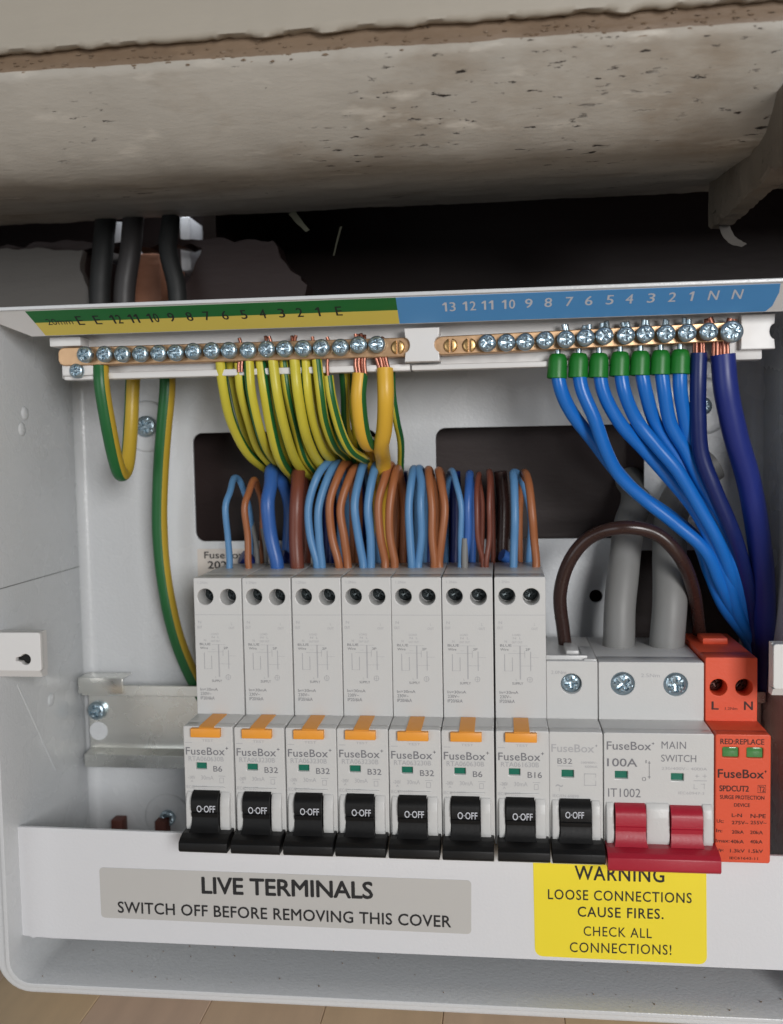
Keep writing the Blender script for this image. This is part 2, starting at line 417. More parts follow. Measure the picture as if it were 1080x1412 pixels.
# fascia board above
up = [(-96, 215.6), (-99.8, 214.0), (-101.2, 213.8), (-102.2, 214.5), (-102.4, 216), (-102.8, 224), (-103.5, 236), (-104, 260)]
b = profile_grid(up, -330, 480, 500, .35, 23, 1.15)
tag(b.build('fascia_board', 'fascia', loc=(70, -102, 210), smooth=60), 'smooth cream painted board across the top edge of the picture', 'board')
# cross piece at the right, running back to the wall
side = thing('side_batten', (196, -60, 173), 'chipped cream painted batten running back to the wall at the upper right', 'batten')
b = B(); vs = []; fs = []; ny = 60
for i in range(ny + 1):
    y = -150 + i * (150 + 2) / ny
    zb = 174.5 + .7 * fbm(y, 3, .06, 9) + 1.5 * abs(fbm(y, 3, .45, 2)) + (y + 50) * .02
    for (x, z) in ((190.5, 195), (190.2 + .5 * fbm(y, 1, .1, 4), 184), (190.4 + .5 * fbm(y, 1, .1, 8), zb + 1), (191.2, zb), (197, zb - .3), (197, 195)): vs.append((x, y, z))
for i in range(ny):
    for j in range(5): fs.append((i * 6 + j, i * 6 + j + 1, (i + 1) * 6 + j + 1, (i + 1) * 6 + j))
fs += [tuple(range(6)), tuple(ny * 6 + j for j in range(6))]
b.add(vs, fs); b.build('board', 'batten', side, smooth=40)
def ribbon(b, pts, w, th=.35, mi=0):
    pts = catmull(pts, .6); 
    for k, sgn in ((0, 1),):
        vs = []; n = len(pts)
        for i, p in enumerate(pts):
            ww = w * (1 - .5 * (i / n)) * (1 + .25 * fbm(i, 2, .3, 5)); 
            for dx, dy in ((-ww, 0), (ww, .8), (ww, .8 + th), (-ww, th)): vs.append((p.x + dx * .8, p.y + dy, p.z + dx * .5))
        fs = []
        for i in range(n - 1):
            for j in range(4): q = (j + 1) % 4; fs.append((i * 4 + j, i * 4 + q, (i + 1) * 4 + q, (i + 1) * 4 + j))
        fs += [(0, 1, 2, 3), tuple((n - 1) * 4 + j for j in (3, 2, 1, 0))]
        b.add(vs, fs, mi)
b = B(); ribbon(b, [at(1012, 262, -6), at(998, 278, -9), at(984, 294, -12)], 1.5); b.build('peeling_paint', 'paper', side, smooth=40)
b = B(); ribbon(b, [at(1003, 290, -2), at(1000, 312, -5), at(1010, 330, -8), at(1027, 338, -10)], 2.8); b.build('peeling_paint', 'greywall', side, smooth=40)
# cobweb scrap under the beam
b = B(); ribbon(b, [at(402, 292, 6), at(412, 305, 4), at(424, 318, 3)], 1.6); ribbon(b, [at(470, 312, 5), at(464, 335, 4), at(460, 352, 4)], .5)
tag(b.build('cobweb_scrap', 'paper', loc=at(412, 305, 4), smooth=40), 'pale scrap of cobweb and paint hanging under the beam', 'cobweb')

# wooden surface under the box
ZF = -112
fl = B().box(-500, 700, -700, YW, ZF - 30, ZF - 4).build('floor', 'darkwall'); tag(fl, 'floor of pale wooden strips under the fuse box', kind='structure')
x = -220; i = 0
woods = [wood(k) for k in range(5)]
pl = None
while x < 420:
    w = 44; b = B().box(x + .12, x + w - .12, -500, YW - .5, ZF - 4, ZF + .12 * math.sin(i * 2.3), bev=.2, seg=1)
    b.build('plank', woods[(i * 3) % 5], fl); x += w; i += 1

# cables passing up behind the box
for (x0, x1, w, lab, mm) in ((138, 142, 30, 'leftmost dark grey cable rising behind the box into the wall hole', 'sheath_d'),
                         (172, 180, 30, 'middle, paler grey cable rising behind the box into the wall hole', 'sheath_m'),
                         (244, 232, 26, 'rightmost dark grey cable rising behind the box beside the bright gap', 'sheath_d')):
    pts = catmull([at(x0, 470, 21), at(x0, 400, 21), at(x1, 345, 22), at(x1 + 4, 300, 26)], 2)
    b = B().tube(pts, rad(w, 22), 14)
    tag(b.build('grey_cable', mm, loc=pts[0], smooth=60), lab, 'cable', 'grey cables behind the fuse box')

# =================================================================== THE BOX
X0, X1, Z0, Z1, YF, YB = -68.5, 214.0, -96.0, 146.5, -62.0, 12.0
fb = thing('fuse_box', (72, -25, Z0), 'open pale grey steel fuse box holding the breakers and terminal bars', 'fuse box')
b = B()
plate(b, [rrect(X0, X1, Z0, Z1, 9, 8), rrect(X0 + 1.6, X1 - 1.6, Z0 + 1.6, Z1 - 1.3, 8, 8)], YF, YB, bev=.35)
b.build('casing', 'steel_box', fb, smooth=35)
# back plate with rounded cut-outs
b = B()
w1 = rrect(-17, 61, 58, 103.5, 4); w2 = rrect(85, 168, 58, 103.5, 4)
s1 = at(822, 822, YB)
plate(b, [rrect(X0 + .5, X1 - .5, Z0 + .5, Z1 - .5, 8), w1, w2, circ(s1.x, s1.z, 2.6), rrect(161, 205, 6, 53, 4), rrect(203.5, 211, -60, -12, 2)], YB, YB + 1.6, bev=.2)  # narrow right slot added to make that side of the plate dark
b.build('back_plate', 'steel_box', fb, smooth=35)
# bent corners between sides and back
for (xc, sx, nm) in ((X0 + 1.6, 1, 'l'), (X1 - 1.6, -1, 'r')):
    b = B(); n = 6; r = 4.5; vs = []
    for z in (Z0 + 3, Z1 - 3):
        for k in range(n + 1):
            a = R(90 * k / n); vs.append((xc + sx * (r - r * math.cos(a)), YB - r + r * math.sin(a), z))
    b.add(vs, [(k, k + 1, n + 2 + k, n + 1 + k) for k in range(n)])
    b.build('corner_bend', 'steel_box', fb, smooth=60)
# pressed ridge on the left side and domes added to catch soft highlights
b = B().box(X0 + 1.5, X0 + 1.66, YF + 3, YB - 4, 47.9, 48.3); b.build('seam', 'seam', fb)
def on_side(px, py):
    d = RM @ Vector(((px - 540) / F, -(py - 706) / F, -1.0)); return CAM + d * ((X0 + 1.65 - CAM.x) / d.x)
b = B().tube([on_side(24, 945), on_side(50, 1003), on_side(76, 1062)], .28, 6); b.build('pressed_ridge', 'steel_box', fb, smooth=60)
for px, py in ((30, 592), (34, 570), (70, 965)):
    c = on_side(px, py); b = B(); vs = []; n = 20; pr = [(2.6, 0), (2.3, .5), (1.6, .9), (.6, 1.1), (.05, 1.15)]
    for rr, hh in pr:
        for k in range(n): vs.append((c.x + hh * .8, c.y + rr * math.cos(k * 2 * math.pi / n), c.z + rr * math.sin(k * 2 * math.pi / n)))
    b.add(vs, [(i * n + k, i * n + (k + 1) % n, (i + 1) * n + (k + 1) % n, (i + 1) * n + k) for i in range(len(pr) - 1) for k in range(n)]); b.build('highlight_dome', 'steel_box', fb, smooth=80)
# outer skirt at the rear (seen past the lower left corner)
b = B(); ro = [p for p in rrect(X0 - 5.5, X1 + 5.5, Z0 - 4, 140, 13, 8) if p[1] < 60]; ri = [p for p in rrect(X0 - .3, X1 + .3, Z0 - .3, 140, 9, 8) if p[1] < 60]
ro = sorted(ro, key=lambda p: math.atan2(p[1] - 60, p[0] - 70) if p[1] - 60 < 0 else 0); ri = sorted(ri, key=lambda p: math.atan2(p[1] - 60, p[0] - 70))
plate(b, [[(X0 - 5.5, 60)] + ro + [(X1 + 5.5, 60), (X1 + .3, 60)] + ri[::-1] + [(X0 - .3, 60)]], -58.5, YB, bev=.8)
b.build('outer_skirt', 'steel_box', fb, smooth=40)
# fixing posts for the lid
def post(xa, xb, za, zb, kx=None, kz=None):
    b = B()
    loops = [rrect(xa, xb, za, zb, 1.0)]
    if kx is not None:
        lp = [(kx + 1.9 * math.cos(R(a)), kz + 1.9 * math.sin(R(a))) for a in range(-155, 156, 15)] + [(kx - 3.6, kz + .5), (kx - 3.6, kz - .5)]
        loops.append(lp)
    plate(b, loops, YF - .5, YF + 2, bev=.3)
    b.box(xa + .05, xb - .35, YF + 1.9, YF + 5, za + .05, zb - .05, 0)
    b.prism([(YF - .2, za), (YF + 5, za), (YF + 5, za - 2.4), (YF + 1.5, za - 2.4)], xa, xb - .6)
    o = b.build('fixing_post', 'plastic_w', fb, smooth=35)
    if kx is not None:
        b2 = B().box(xa + .5, xb - .5, YF + 1.8, YF + 1.89, za + .5, zb - .5); b2.build('keyhole', 'dark', o)
pa = at(0, 935, YF); pb = at(56, 872, YF); kk = at(36, 909, YF)
post(X0 + 1.6, pb.x, pa.z + 2.6, pb.z, kk.x, kk.z)
pc = at(1066, 950, YF); pd = at(1066, 888, YF)
post(pc.x, X1 - 1.6, pc.z, pd.z)
# sticker on the back plate
b = B(); A = at(272, 757, YB - .15); C = at(346, 800, YB - .15)
plate(b, [rrect(A.x, C.x + 1, C.z - 3, A.z, .4)], YB - .15, YB - .01)
st = b.build('sticker', 'lab_white', fb)
b = B(); ptext(b, 'FuseBox', 282, 770, 337, 770, 9.5, YB - .22, .08); ptext(b, '2024', 287, 784, 322, 784, 10.5, YB - .22, .14)
b.build('lettering', 'black_ink', st)
# round mounting bosses with cross screws
for (px, py, r, sz) in ((203, 588, 10.5, 4.4), (968, 560, 11, 3.6), (232, 1127, 10, 3.4)):
    c = at(px, py, YB); b = B()
    b.lathe((c.x, YB + .3, c.z), [(r * 1.06, 0), (r, 1.0), (r * .93, 1.2), (r * .6, .7), (0.5, .6)], 40)
    bo = b.build('mounting_boss', 'steel_box', fb, smooth=50)
    b = B(); screw_head(b, (c.x, YB - .8, c.z), sz, 'cross', .4); b.build('screw', 'zinc', bo, smooth=30)
# dust and plaster crumbs fallen on the floor of the box
b = B()
for k in range(50):
    x = random.uniform(-58, 205); y = random.uniform(-60, -30); rr = random.uniform(.08, .34)
    bm = bmesh.new(); bmesh.ops.create_icosphere(bm, subdivisions=1, radius=rr)
    for v in bm.verts: v.co = Vector((x, y, Z0 + 1.6 + rr * .5)) + v.co * random.uniform(.6, 1.3)
    b.bm(bm)
tag(b.build('plaster_dust', 'plaster', loc=(70, -45, Z0 + 1.6), smooth=30), 'plaster crumbs and dust scattered on the bottom of the fuse box', 'dust', kind='stuff')
# copper-brown fixing stubs low on the left
for px in (162, 222):
    c = at(px, 1138, 7); b = B().box(c.x - 2.6, c.x + 2.6, 6, YB, c.z - 8, c.z + 2.6 - (.6 if px > 200 else 0), bev=.7); b.build('rubber_foot', mat('rust_brown_rubber', (.38, .20, .16), .6), fb, smooth=40)
# DIN rail
b = B()
rp = [(0, -2.0), (0, -1.2), (-.0, -1.2)]
XR0, XR1 = -64.5, 212
b.prism([(0, -1), (1, -1), (1, -4.6), (7.2, -5.6), (7.2, -30.4), (1, -31.4), (1, -36), (0, -36), (0, -30.6), (6.2, -29.6), (6.2, -6.4), (0, -5.4)], XR0, XR1, bev=.18, seg=1)
rail = b.build('din_rail', 'rail', fb, smooth=35)
b = B(); c = at(155, 950, -.5); b.box(XR0 - 1, -46, -1.2, -.1, -4.4, 2.4, bev=.3); b.box(XR0 - 1, -46, -.3, 9, 1.7, 2.4, bev=.3)
b.build('rail_end_bracket', 'rail', rail, smooth=35)
c = at(135, 979, 6); b = B(); screw_head(b, (c.x, 5.8, c.z), 3.9, 'cross', .3, h=2.6); b.build('screw', 'zinc', rail, smooth=30)
c = at(136, 1008, 6.1); b = B(); plate(b, [circ(c.x, c.z, 4.0)], 6.1, 6.19); b.build('keyhole', 'steel_box', rail)

# sloping label strip under the top flange
LA = Vector((0, -60.6, 144.9)); LB = Vector((0, -49.6, 138.0)); LD = (LB - LA)      # from front-top to back-bottom
LN = Vector((0, LD.z, -LD.y)).normalized()
if LN.z > 0: LN = -LN
def on_slope(px, py):
    d = RM @ Vector(((px - 540) / F, -(py - 706) / F, -1.0)); t = (LA - CAM).dot(LN) / d.dot(LN); p = CAM + d * t
    return p.x, (p - LA).dot(LD.normalized())
def slope(x, s, off=0):
    p = LA + LD.normalized() * s + LN * off; return (x, p.y, p.z)
def slope_plate(b, lo, o0, o1, mi=0):
    n = len(lo); b.add([slope(x, s, o0) for x, s in lo] + [slope(x, s, o1) for x, s in lo],
        [tuple(range(n)), tuple(range(2 * n - 1, n - 1, -1))] + [(i, (i + 1) % n, n + (i + 1) % n, n + i) for i in range(n)], mi)
SL = LD.length
xe0 = on_slope(36, 431)[0]; xe1 = on_slope(548, 425)[0]; xn1 = on_slope(1073, 400)[0]
b = B(); slope_plate(b, [(X0 + 1.6, -1.2), (X1 - 1.6, -1.2), (X1 - 1.6, SL + .4), (X0 + 14, SL + .4), (X0 + 1.6, 3)], -.9, 0)
ls = b.build('label_strip', 'plastic_w', fb)
b = B(); slope_plate(b, [(xe0, -.1), (xe1, -.1), (xe1, SL * .46), (xe0 + .8, SL * .46)], 0.02, .12); b.build('green_band', 'lab_green', ls)
b = B(); slope_plate(b, [(xe0 + .8, SL * .46), (xe1, SL * .46), (xe1, SL), (xe0 + 1.6, SL)], 0.02, .12); b.build('yellow_band', 'lab_yellow', ls)
b = B(); slope_plate(b, [(xe1, -.1), (xn1, -.1), (xn1 + .6, SL * .3), (xn1, SL * .8), (xn1 - 1.5, SL), (xe1, SL)], 0.02, .12); b.build('blue_band', 'lab_blue', ls)
def stext(b, s, px, py, wpx, hs, bold=0):
    x, t = on_slope(px, py); x0 = on_slope(px - wpx / 2, py)[0]; x1 = on_slope(px + wpx / 2, py)[0]
    def put(ch, a, c):
        if ch == '1':
            st = .30 + .04; cx = (a + c) / 2 + .25
            P = [(cx - st, 0), (cx + st, 0), (cx + st, 1), (cx - st * .8, 1), (cx - 1.15, .80), (cx - 1.15, .68), (cx - st, .74)]
            b.add([slope(u, t + hs / 2 - v * hs, .16) for u, v in P], [(0, 1, 2, 3, 6), (3, 4, 5, 6)]); return
        V, P, a0, a1, c0, c1 = glyphs(ch, 0, 1.0)
        for kx, ky in ((0, .16), (bold, .17)) if bold else ((0, .16),):
            b.add([slope(a + kx + (v.x - a0) / (a1 - a0) * (c - a), t + hs / 2 - (v.y - c0) / (c1 - c0) * hs, ky) for v in V], P)
    if len(s) == 2:
        m = (x0 + x1) / 2; put(s[0], x0, m - .25); put(s[1], m + .25, x1)
    else: put(s, x0, x1)
ex = [110, 134, 160, 185, 211, 236, 261, 285, 310, 336, 362, 388, 413, 439, 467]
es = ['E', 'E', '12', '11', '10', '9', '8', '7', '6', '5', '4', '3', '2', '1', 'E']
b = B()
for x, s in zip(ex, es): stext(b, s, x, 441.5 - (x - 110) * .037, 15 if len(s) == 2 else 8.5, 4.6, .12)
stext(b, '20mm', 82, 443, 36, 3.2, .02)
b.build('lettering', 'black_ink', ls)
nx = [619, 647, 673, 701, 729, 756, 785, 812, 841, 868, 898, 927, 954, 984, 1017]
ns = ['13', '12', '11', '10', '9', '8', '7', '6', '5', '4', '3', '2', '1', 'N', 'N']
b = B()
for x, s in zip(nx, ns): stext(b, s, x, 422.5 - (x - 619) * .0437, 18 if len(s) == 2 else (13 if s == 'N' else 10), 4.5, .12)
b.build('lettering', 'white_ink', ls)

# =================================================================== TERMINAL BARS
def bar(name, label, pa, pb, z_half, screws, cat='terminal bar'):
    A = at(*pa, -44); C = at(*pb, -44); L = C.x - A.x; sl = (C.z - A.z) / L
    t = thing(name, (A.x, -40, A.z), label, cat, 'brass terminal bars')
    b = B(); r = z_half
    loop = rrect(A.x, C.x, A.z - r, A.z + r, 2.4 if name != 'neutral_bar' else 3.2, 6)
    loop = [(x, z + (x - A.x) * sl) for x, z in loop]
    plate(b, [loop], -44, -37.5, bev=.35)
    b.build('bar', 'brass', t, smooth=35)
    return t
carrier = thing('terminal_carrier', (70, -33, 124), 'white plastic carrier running behind both brass terminal bars', 'carrier')
b = B(); A = at(100, 500, -36); 
b.box(-50, 200, -36.8, -30, 123.5, 140, bev=.5)
b.box(-47, 80, -41.5, -36.7, 122.6, 125.0, bev=.5); b.box(80.5, 160, -41.5, -36.7, 122.6, 124.6, bev=.5)
A = at(68, 470, -44); C = at(111, 470, -44); b.box(A.x, C.x, -44, -36.7, 134.6, 138, bev=.4)
b.build('rail', 'plastic_w', carrier, smooth=35)
# screw on its left foot
c = at(105, 511, -44); b = B().box(c.x - 6, c.x + 6, -43, -36.7, c.z - 1.8, c.z + 2.5, bev=.8); b.build('foot', 'plastic_w', carrier, smooth=35)
b = B(); screw_head(b, (c.x, -43, c.z), 2.7, 'cross', 0, h=1.6); b.build('screw', 'zinc', carrier, smooth=30)
def clip(x0, x1, y0, y1, left_n, right_n, Y=-46.2):
    A = at(x0, y1, Y); C = at(x1, y0, Y)
    za, zb, xa, xb = A.z, C.z, A.x, C.x; zm = (za + zb) / 2; lp = [(xa, za), (xb, za)]
    if right_n: lp += [(xb + .01 - 1.9 * math.cos(R(a)), zm + 2.6 * math.sin(R(a))) for a in range(-80, 81, 20)]
    lp += [(xb, zb), (xa, zb)]
    if left_n: lp += [(xa - .01 + 1.9 * math.cos(R(a)), zm + 2.6 * math.sin(R(a))) for a in range(80, -81, -20)]
    b = B(); plate(b, [lp], Y, -36.7, bev=.35); b.build('clip', 'plastic_w', carrier, smooth=35)
clip(558, 606, 451, 499, True, True)
clip(1022, 1070, 432, 482, False, True, -40)
eb = bar('earth_bar', 'long brass earth terminal bar with 16 zinc screws under the green and yellow strip', (80, 492), (571, 478), 3.3, None)
nb = bar('neutral_bar', 'brass neutral terminal bar under the blue strip', (598, 477), (1026, 456), 3.2, None)
esx = [(118, 488.5), (145, 488), (169.5, 488), (194.5, 487.5), (219.5, 486.5), (243, 486), (267, 484), (292.5, 483), (316.5, 482.5), (342.5, 482.5), (368.5, 481), (393, 480.5), (418.5, 480), (443.5, 479), (470, 478.5), (495, 475), (520, 474.5)]
sc_mesh = {}
def put_screw(par, px, py, rpx, kind, mt, Y=-44.1, ang=None, h=None):
    c = at(px, py, Y); ang = random.uniform(0, 3.1) if ang is None else ang
    key = (par.name, kind, round(ang * 3) % 4, round(rpx))
    b = B(); screw_head(b, (0, 0, 0), rad(rpx * 2, Y), kind, ang, h or rad(rpx * 2, Y) * .42)
    o0 = Vector(par['_o'])
    if key in sc_mesh:
        o = bpy.data.objects.new('terminal_screw', sc_mesh[key]); COL.objects.link(o); o.parent = par
    else:
        b.v = [tuple(Vector(v) + o0) for v in b.v]
        o = b.build('terminal_screw', mt, par, smooth=30); sc_mesh[key] = o.data
    o.location = (c - o0) * K
    return o
for x, y in esx: put_screw(eb, x, y + .5, 11.6, 'cross', 'zinc', -46 + random.uniform(-.4, .4), h=1.8)
put_screw(eb, 549, 479, 9.5, 'slot', 'brassscrew', ang=0, h=1.0)
for x, y in ((621.7, 476.5), (647.5, 476)): put_screw(nb, x, y, 9.5, 'slot', 'brassscrew', ang=0, h=1.0)
nsx = [(672, 473), (698.7, 472.5), (724.6, 471.5), (752, 469), (780.5, 468), (807.5, 465.5), (833.5, 463), (863, 462.5), (890, 460.5), (918.5, 460), (947.5, 459), (977, 457.5), (1009, 457.5)]
for i, (x, y) in enumerate(nsx): put_screw(nb, x, y, 11.8 if i < 12 else 14.5, 'cross', 'zinc', -46 - (.0 if i < 4 else .8) + random.uniform(-.3, .3), h=1.9)
# wire ends poking out above the bars
def stub(par, px, py0, py1, w, mt, n=2, Y=-42):
    b = B()
    for k in range(n):
        dx = (k - (n - 1) / 2) * w * .8 + random.uniform(-1, 1)
        pts = [at(px + dx, py0, Y + random.uniform(-1, 1)), at(px + dx + random.uniform(-2, 2), (py0 + py1) / 2, Y), at(px + dx + random.uniform(-3, 3), py1 + random.uniform(-2, 2), Y - random.uniform(0, 1))]
        b.tube([Vector(p) for p in pts], rad(w, Y), 8)
    b.build('wire_end', mt, par, smooth=60)
for x, n in ((332, 1), (370, 2), (405, 2), (430, 1), (453, 1), (497, 4), (523, 3)): stub(eb, x, 476, 464 if n < 4 else 460, 5, 'copper', n)
for x in nsx[4:11]: stub(nb, x[0], x[1], x[1] - 19, 7, 'zinc', 2)
for x in nsx[11:13]: stub(nb, x[0], x[1], x[1] - 18, 9, 'copper', 2)

# =================================================================== BREAKERS
def faceprof(h): return None
def q2(x, y, Y=-59.1):             # enlarged view of the second breaker -> local mm
    p = at(240 + x / 4.5, 970 + y / 4.5, Y); return p.x - 18, p.z
def body_parts(t, X, Wd, H, holes, slots, mt='plastic', zb=-45.5, inds=(), open_=True):
    g = .12; b = B(); x0, x1 = X + g, X + Wd - g
    # upper front panel (with screw wells), core, raised lower front
    plate(b, [rrect(x0, x1, -1, H, .5, 3)] + [circ(X + hx, hz, hr) for hx, hz, hr in holes], -43.3, -34.3, bev=.3)
    b.box(x0 + .02, x1 - .02, -34.35, 0, -38, H - .05, bev=.3)
    lp = [rrect(x0, x1, zb, 0, .7, 3)]
    for (sx0, sx1, sz0, sz1) in slots: lp.append(rrect(X + sx0, X + sx1, sz0, sz1, .5, 3))
    for (sx0, sx1, sz0, sz1) in inds: lp.append(rrect(X + sx0, X + sx1, sz0, sz1, .1, 1))
    plate(b, lp, -59, -54, bev=.35)
    b.box(x0 + .03, x1 - .03, -54.05, -34.4, zb + .1, -.03, bev=.3)
    o = b.build('body', mt, t, smooth=35)
    return o
def well(t, body, X, hx, hz, r, ang, mt='zinc', inset=8.0, wm='plastic'):
    b = B(); screw_head(b, (X + hx, -43.3 + inset + .8, hz), r * .86, 'cross', ang, h=1.3)
    b.build('terminal_screw', mt, t, smooth=30)
def lever(name, t, xc, hw, blade, mt, off=0, zt=-22.6):
    rows = [(-54, 0, hw), (-58.6, 0, hw), (-60.6, -.6, hw), (-62.2, -2.0, hw), (-62.7, -3.2, hw), (-62.7, -6.2, hw), (-62.1, -6.5, hw), (-62.1, -6.9, hw), (-62.5, -7.2, hw), (-62.3, -8.6, hw), (-61.7, -8.8, hw), (-61.8, -9.4, hw), (-62.3, -11, hw), (-63.2, -12.6, hw + .25), (-64.5, -14.0, hw + .8)]
    b = B(); vs = []; fs = []; n = len(rows)
    for y, z, w in rows: vs += [(xc - w, y, zt + z), (xc + w, y, zt + z)]
    for y, z, w in rows: vs += [(xc - w, -53, zt + z), (xc + w, -53, zt + z)]
    for i in range(n - 1):
        a = i * 2; fs.append((a, a + 2, a + 3, a + 1)); c = 2 * n + a
        fs += [(a, c, c + 2, a + 2), (a + 1, a + 3, c + 3, c + 1)]
    b.add(vs, fs)
    o = b
    return b
def blade(b, x0, x1, zt=-36.6, zb=-41.4, flare=None):
    b.prism([(-57, zt + .6), (-64.2, zt + .5), (-66.8, zt - .3), (-68.4, zt - 1.4), (-68.6, zb + .9), (-67.8, zb), (-60, zb - .1), (-57, zb + 1)], x0, x1, bev=.3)
def cheeks(b, xs, zt=-23.2, zb=-37.2):
    for x0, x1 in xs:
        b.prism([(-58, zt + .3), (-59.4, zt), (-60.4, zt - 1.8), (-61.0, zt - 4.5), (-61.2, zb + 2.2), (-60.6, zb + .5), (-59.6, zb), (-58, zb)], x0, x1, bev=.4, seg=3)
XS = [-.35, 18, 36, 54, 72, 90, 108.25]
RATE = ['B6', 'B32', 'B32', 'B32', 'B32', 'B6', 'B16']
MODEL = ['RTA060630B', 'RTA063230B', 'RTA063230B', 'RTA063230B', 'RTA063230B', 'RTA060630B', 'RTA061630B']
RLAB = ['leftmost tall white breaker, marked B6, beside the bare metal rail',
        'tall white breaker marked B32, second from the left, beneath the thick blue wire',
        'tall white breaker marked B32, third from the left end of the row',
        'tall white breaker marked B32 in the exact middle of the seven tall breakers',
        'tall white breaker marked B32 immediately left of the second B6 breaker',
        'tall white breaker marked B6 with a pale sleeved wire entering its top',
        'tall white breaker marked B16, rightmost tall one, next to the short breaker']
def make_rcbo():
    t = thing('circuit_breaker', (9, -30, -45), RLAB[0], 'circuit breaker', 'tall white circuit breakers in a row')
    ix0, iz1 = q2(455, 375); ix1, iz0 = q2(522, 416)
    bx0, bz1 = q2(440, 565); bx1, bz0 = q2(616, 800)
    bo = body_parts(t, 0, 18, 50, [(4.45, 43.1, 2.95), (12.9, 43.0, 2.95)], [(bx0, bx1, -44.5, bz1)], inds=[(ix0, ix1, iz0, iz1)])
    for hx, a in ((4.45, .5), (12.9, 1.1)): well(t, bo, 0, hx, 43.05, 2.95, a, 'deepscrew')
    # hairline under the terminals
    b = B().box(.3, 17.7, -43.36, -43.2, 36.45, 36.6); b.build('seam', 'ink_faint', t)
    b = B(); cheeks(b, [(.9, bx0 - .1), (bx1 + .1, 16.6)]); b.box(3.2, 14.6, -59.6, -58.9, -21.9, -21.4, bev=.2); b.build('lever_guard', 'plastic', t, smooth=35)
    b = lever('lever', t, (bx0 + bx1) / 2, (bx1 - bx0) / 2 - .15, None, 'black'); blade(b, .45, 17.55)
    lv = b.build('lever', 'black', t, smooth=35)
    b = B(); xa, za = q2(480, 660); xb, zb_ = q2(597, 615); text(b, 'O·OFF', xa + .1, xb - .1, za + .1, 2.35, -62.76, .05); b.build('lettering', 'white_ink', lv)
    # amber test button: stem on the step, block on the face
    ax0, az1 = q2(428, 148); ax1, az0 = q2(615, 212)
    b = B(); b.box(ax0, ax1, -60.6, -58.5, az0, -.4, bev=.25)
    b.prism([(-44, .25), (-44, -.4), (-59.2, -.4), (-60.2, -.9), (-60.2, -.2), (-59, .25)], ax0 + 3.0, ax1 - 2.4)
    b.build('test_button', 'button', t, smooth=35)
    b = B().box(ix0 - .1, ix1 + .1, -57.9, -57.5, iz0 - .1, iz1 + .1); b.build('indicator', 'green_ind', t)
    # printing
    b = B(); Yp = -59.07
    def T(s, zx0, zx1, zy1, zy0, mi=0, bold=0, sp=1.0):
        x0_, z0_ = q2(zx0, zy1, Yp); x1_, z1_ = q2(zx1, zy0, Yp); text(b, s, x0_, x1_, z0_ + .02, z1_ - z0_, Yp, bold, mi, sp)
    T('FuseBox', 393, 636, 324, 282, 0, .04, 1.02)
    x_, z_ = q2(650, 285); b.box(x_ - .5, x_ + .5, Yp, Yp + .02, z_ - .1, z_ + .1); b.box(x_ - .1, x_ + .1, Yp, Yp + .02, z_ - .5, z_ + .5)
    T('TEST', 493, 565, 243, 230, 1)
    T('~240V', 405, 450, 478, 456, 1); T('30mA', 488, 566, 480, 456, 1); T('A', 422, 440, 496, 484, 1)
    T('IEC/EN 61009', 395, 525, 534, 518, 1)
    for (zx, zy, zw, zh) in ((596, 458, 46, 3), (605, 470, 24, 3), (605, 500, 24, 3), (604, 486, 3, 30), (627, 486, 3, 30), (388, 248, 44, 3)):
        x_, z_ = q2(zx, zy); b.box(x_, x_ + zw * .0545, Yp, Yp + .02, z_ - zh * .03, z_ + zh * .03, 1)
    # wiring diagram printed on the tall upper part; enlarged view of the third drawing
    Yu = -43.37
    def q1(x, y): p = at(240 + x / 4.5, 780 + y / 4.5, Yu); return p.x, p.z
    def U(s, zx0, zx1, zy1, zy0, mi=1, bold=0):
        x0_, z0_ = q1(zx0, zy1); x1_, z1_ = q1(zx1, zy0); text(b, s, x0_ , x1_, z0_, z1_ - z0_, Yu, bold, mi)
    U('1.2Nm', 152, 212, 113, 98)
    U('N', 156, 174, 358, 342); U('OUT', 148, 180, 390, 374); U('L', 360, 366, 368, 352); U('OUT', 345, 382, 394, 380)
    U('LOAD', 236, 282, 430, 418); U('N  L', 240, 288, 450, 438); U('OUT OUT', 234, 294, 474, 462)
    U('N', 192, 204, 470, 456); U('BLUE', 166, 232, 494, 480, 0); U('Wire', 168, 216, 518, 504, 0); U('2P', 314, 340, 518, 504, 0)
    U('SUPPLY', 242, 304, 722, 708, 0); U('L', 262, 270, 698, 686)
    U('In=30mA', 170, 278, 776, 760, 0); U('230V~', 172, 238, 803, 785, 0); U('IP20/6kA', 172, 258, 831, 812, 0)
    def ln(xa, ya, xb, yb, w=1.2):
        A = q1(min(xa, xb), max(ya, yb)); C = q1(max(xa, xb), min(ya, yb)); ww = w * .03
        b.box(A[0] - ww, C[0] + ww, Yu, Yu + .02, A[1] - ww, C[1] + ww, 1)
    for l in ((240, 490, 325, 490), (285, 490, 285, 690), (215, 535, 310, 535), (310, 520, 310, 560), (345, 525, 345, 640), (290, 610, 360, 610), (195, 540, 195, 640), (195, 640, 240, 640), (240, 560, 240, 640), (240, 520, 262, 520), (345, 560, 390, 560)): ln(*l)
    cx_, cz_ = q1(343, 692); ring = [Vector((cx_ + .9 * math.cos(a * .35), Yu + .02, cz_ + .9 * math.sin(a * .35))) for a in range(19)]
    b.tube(ring, .07, 4, cap=False, mfun=lambda j: 1); ln(328, 692, 358, 692); ln(343, 676, 343, 708)
    b.build('lettering', ['ink', 'ink_faint'], t)
    return t
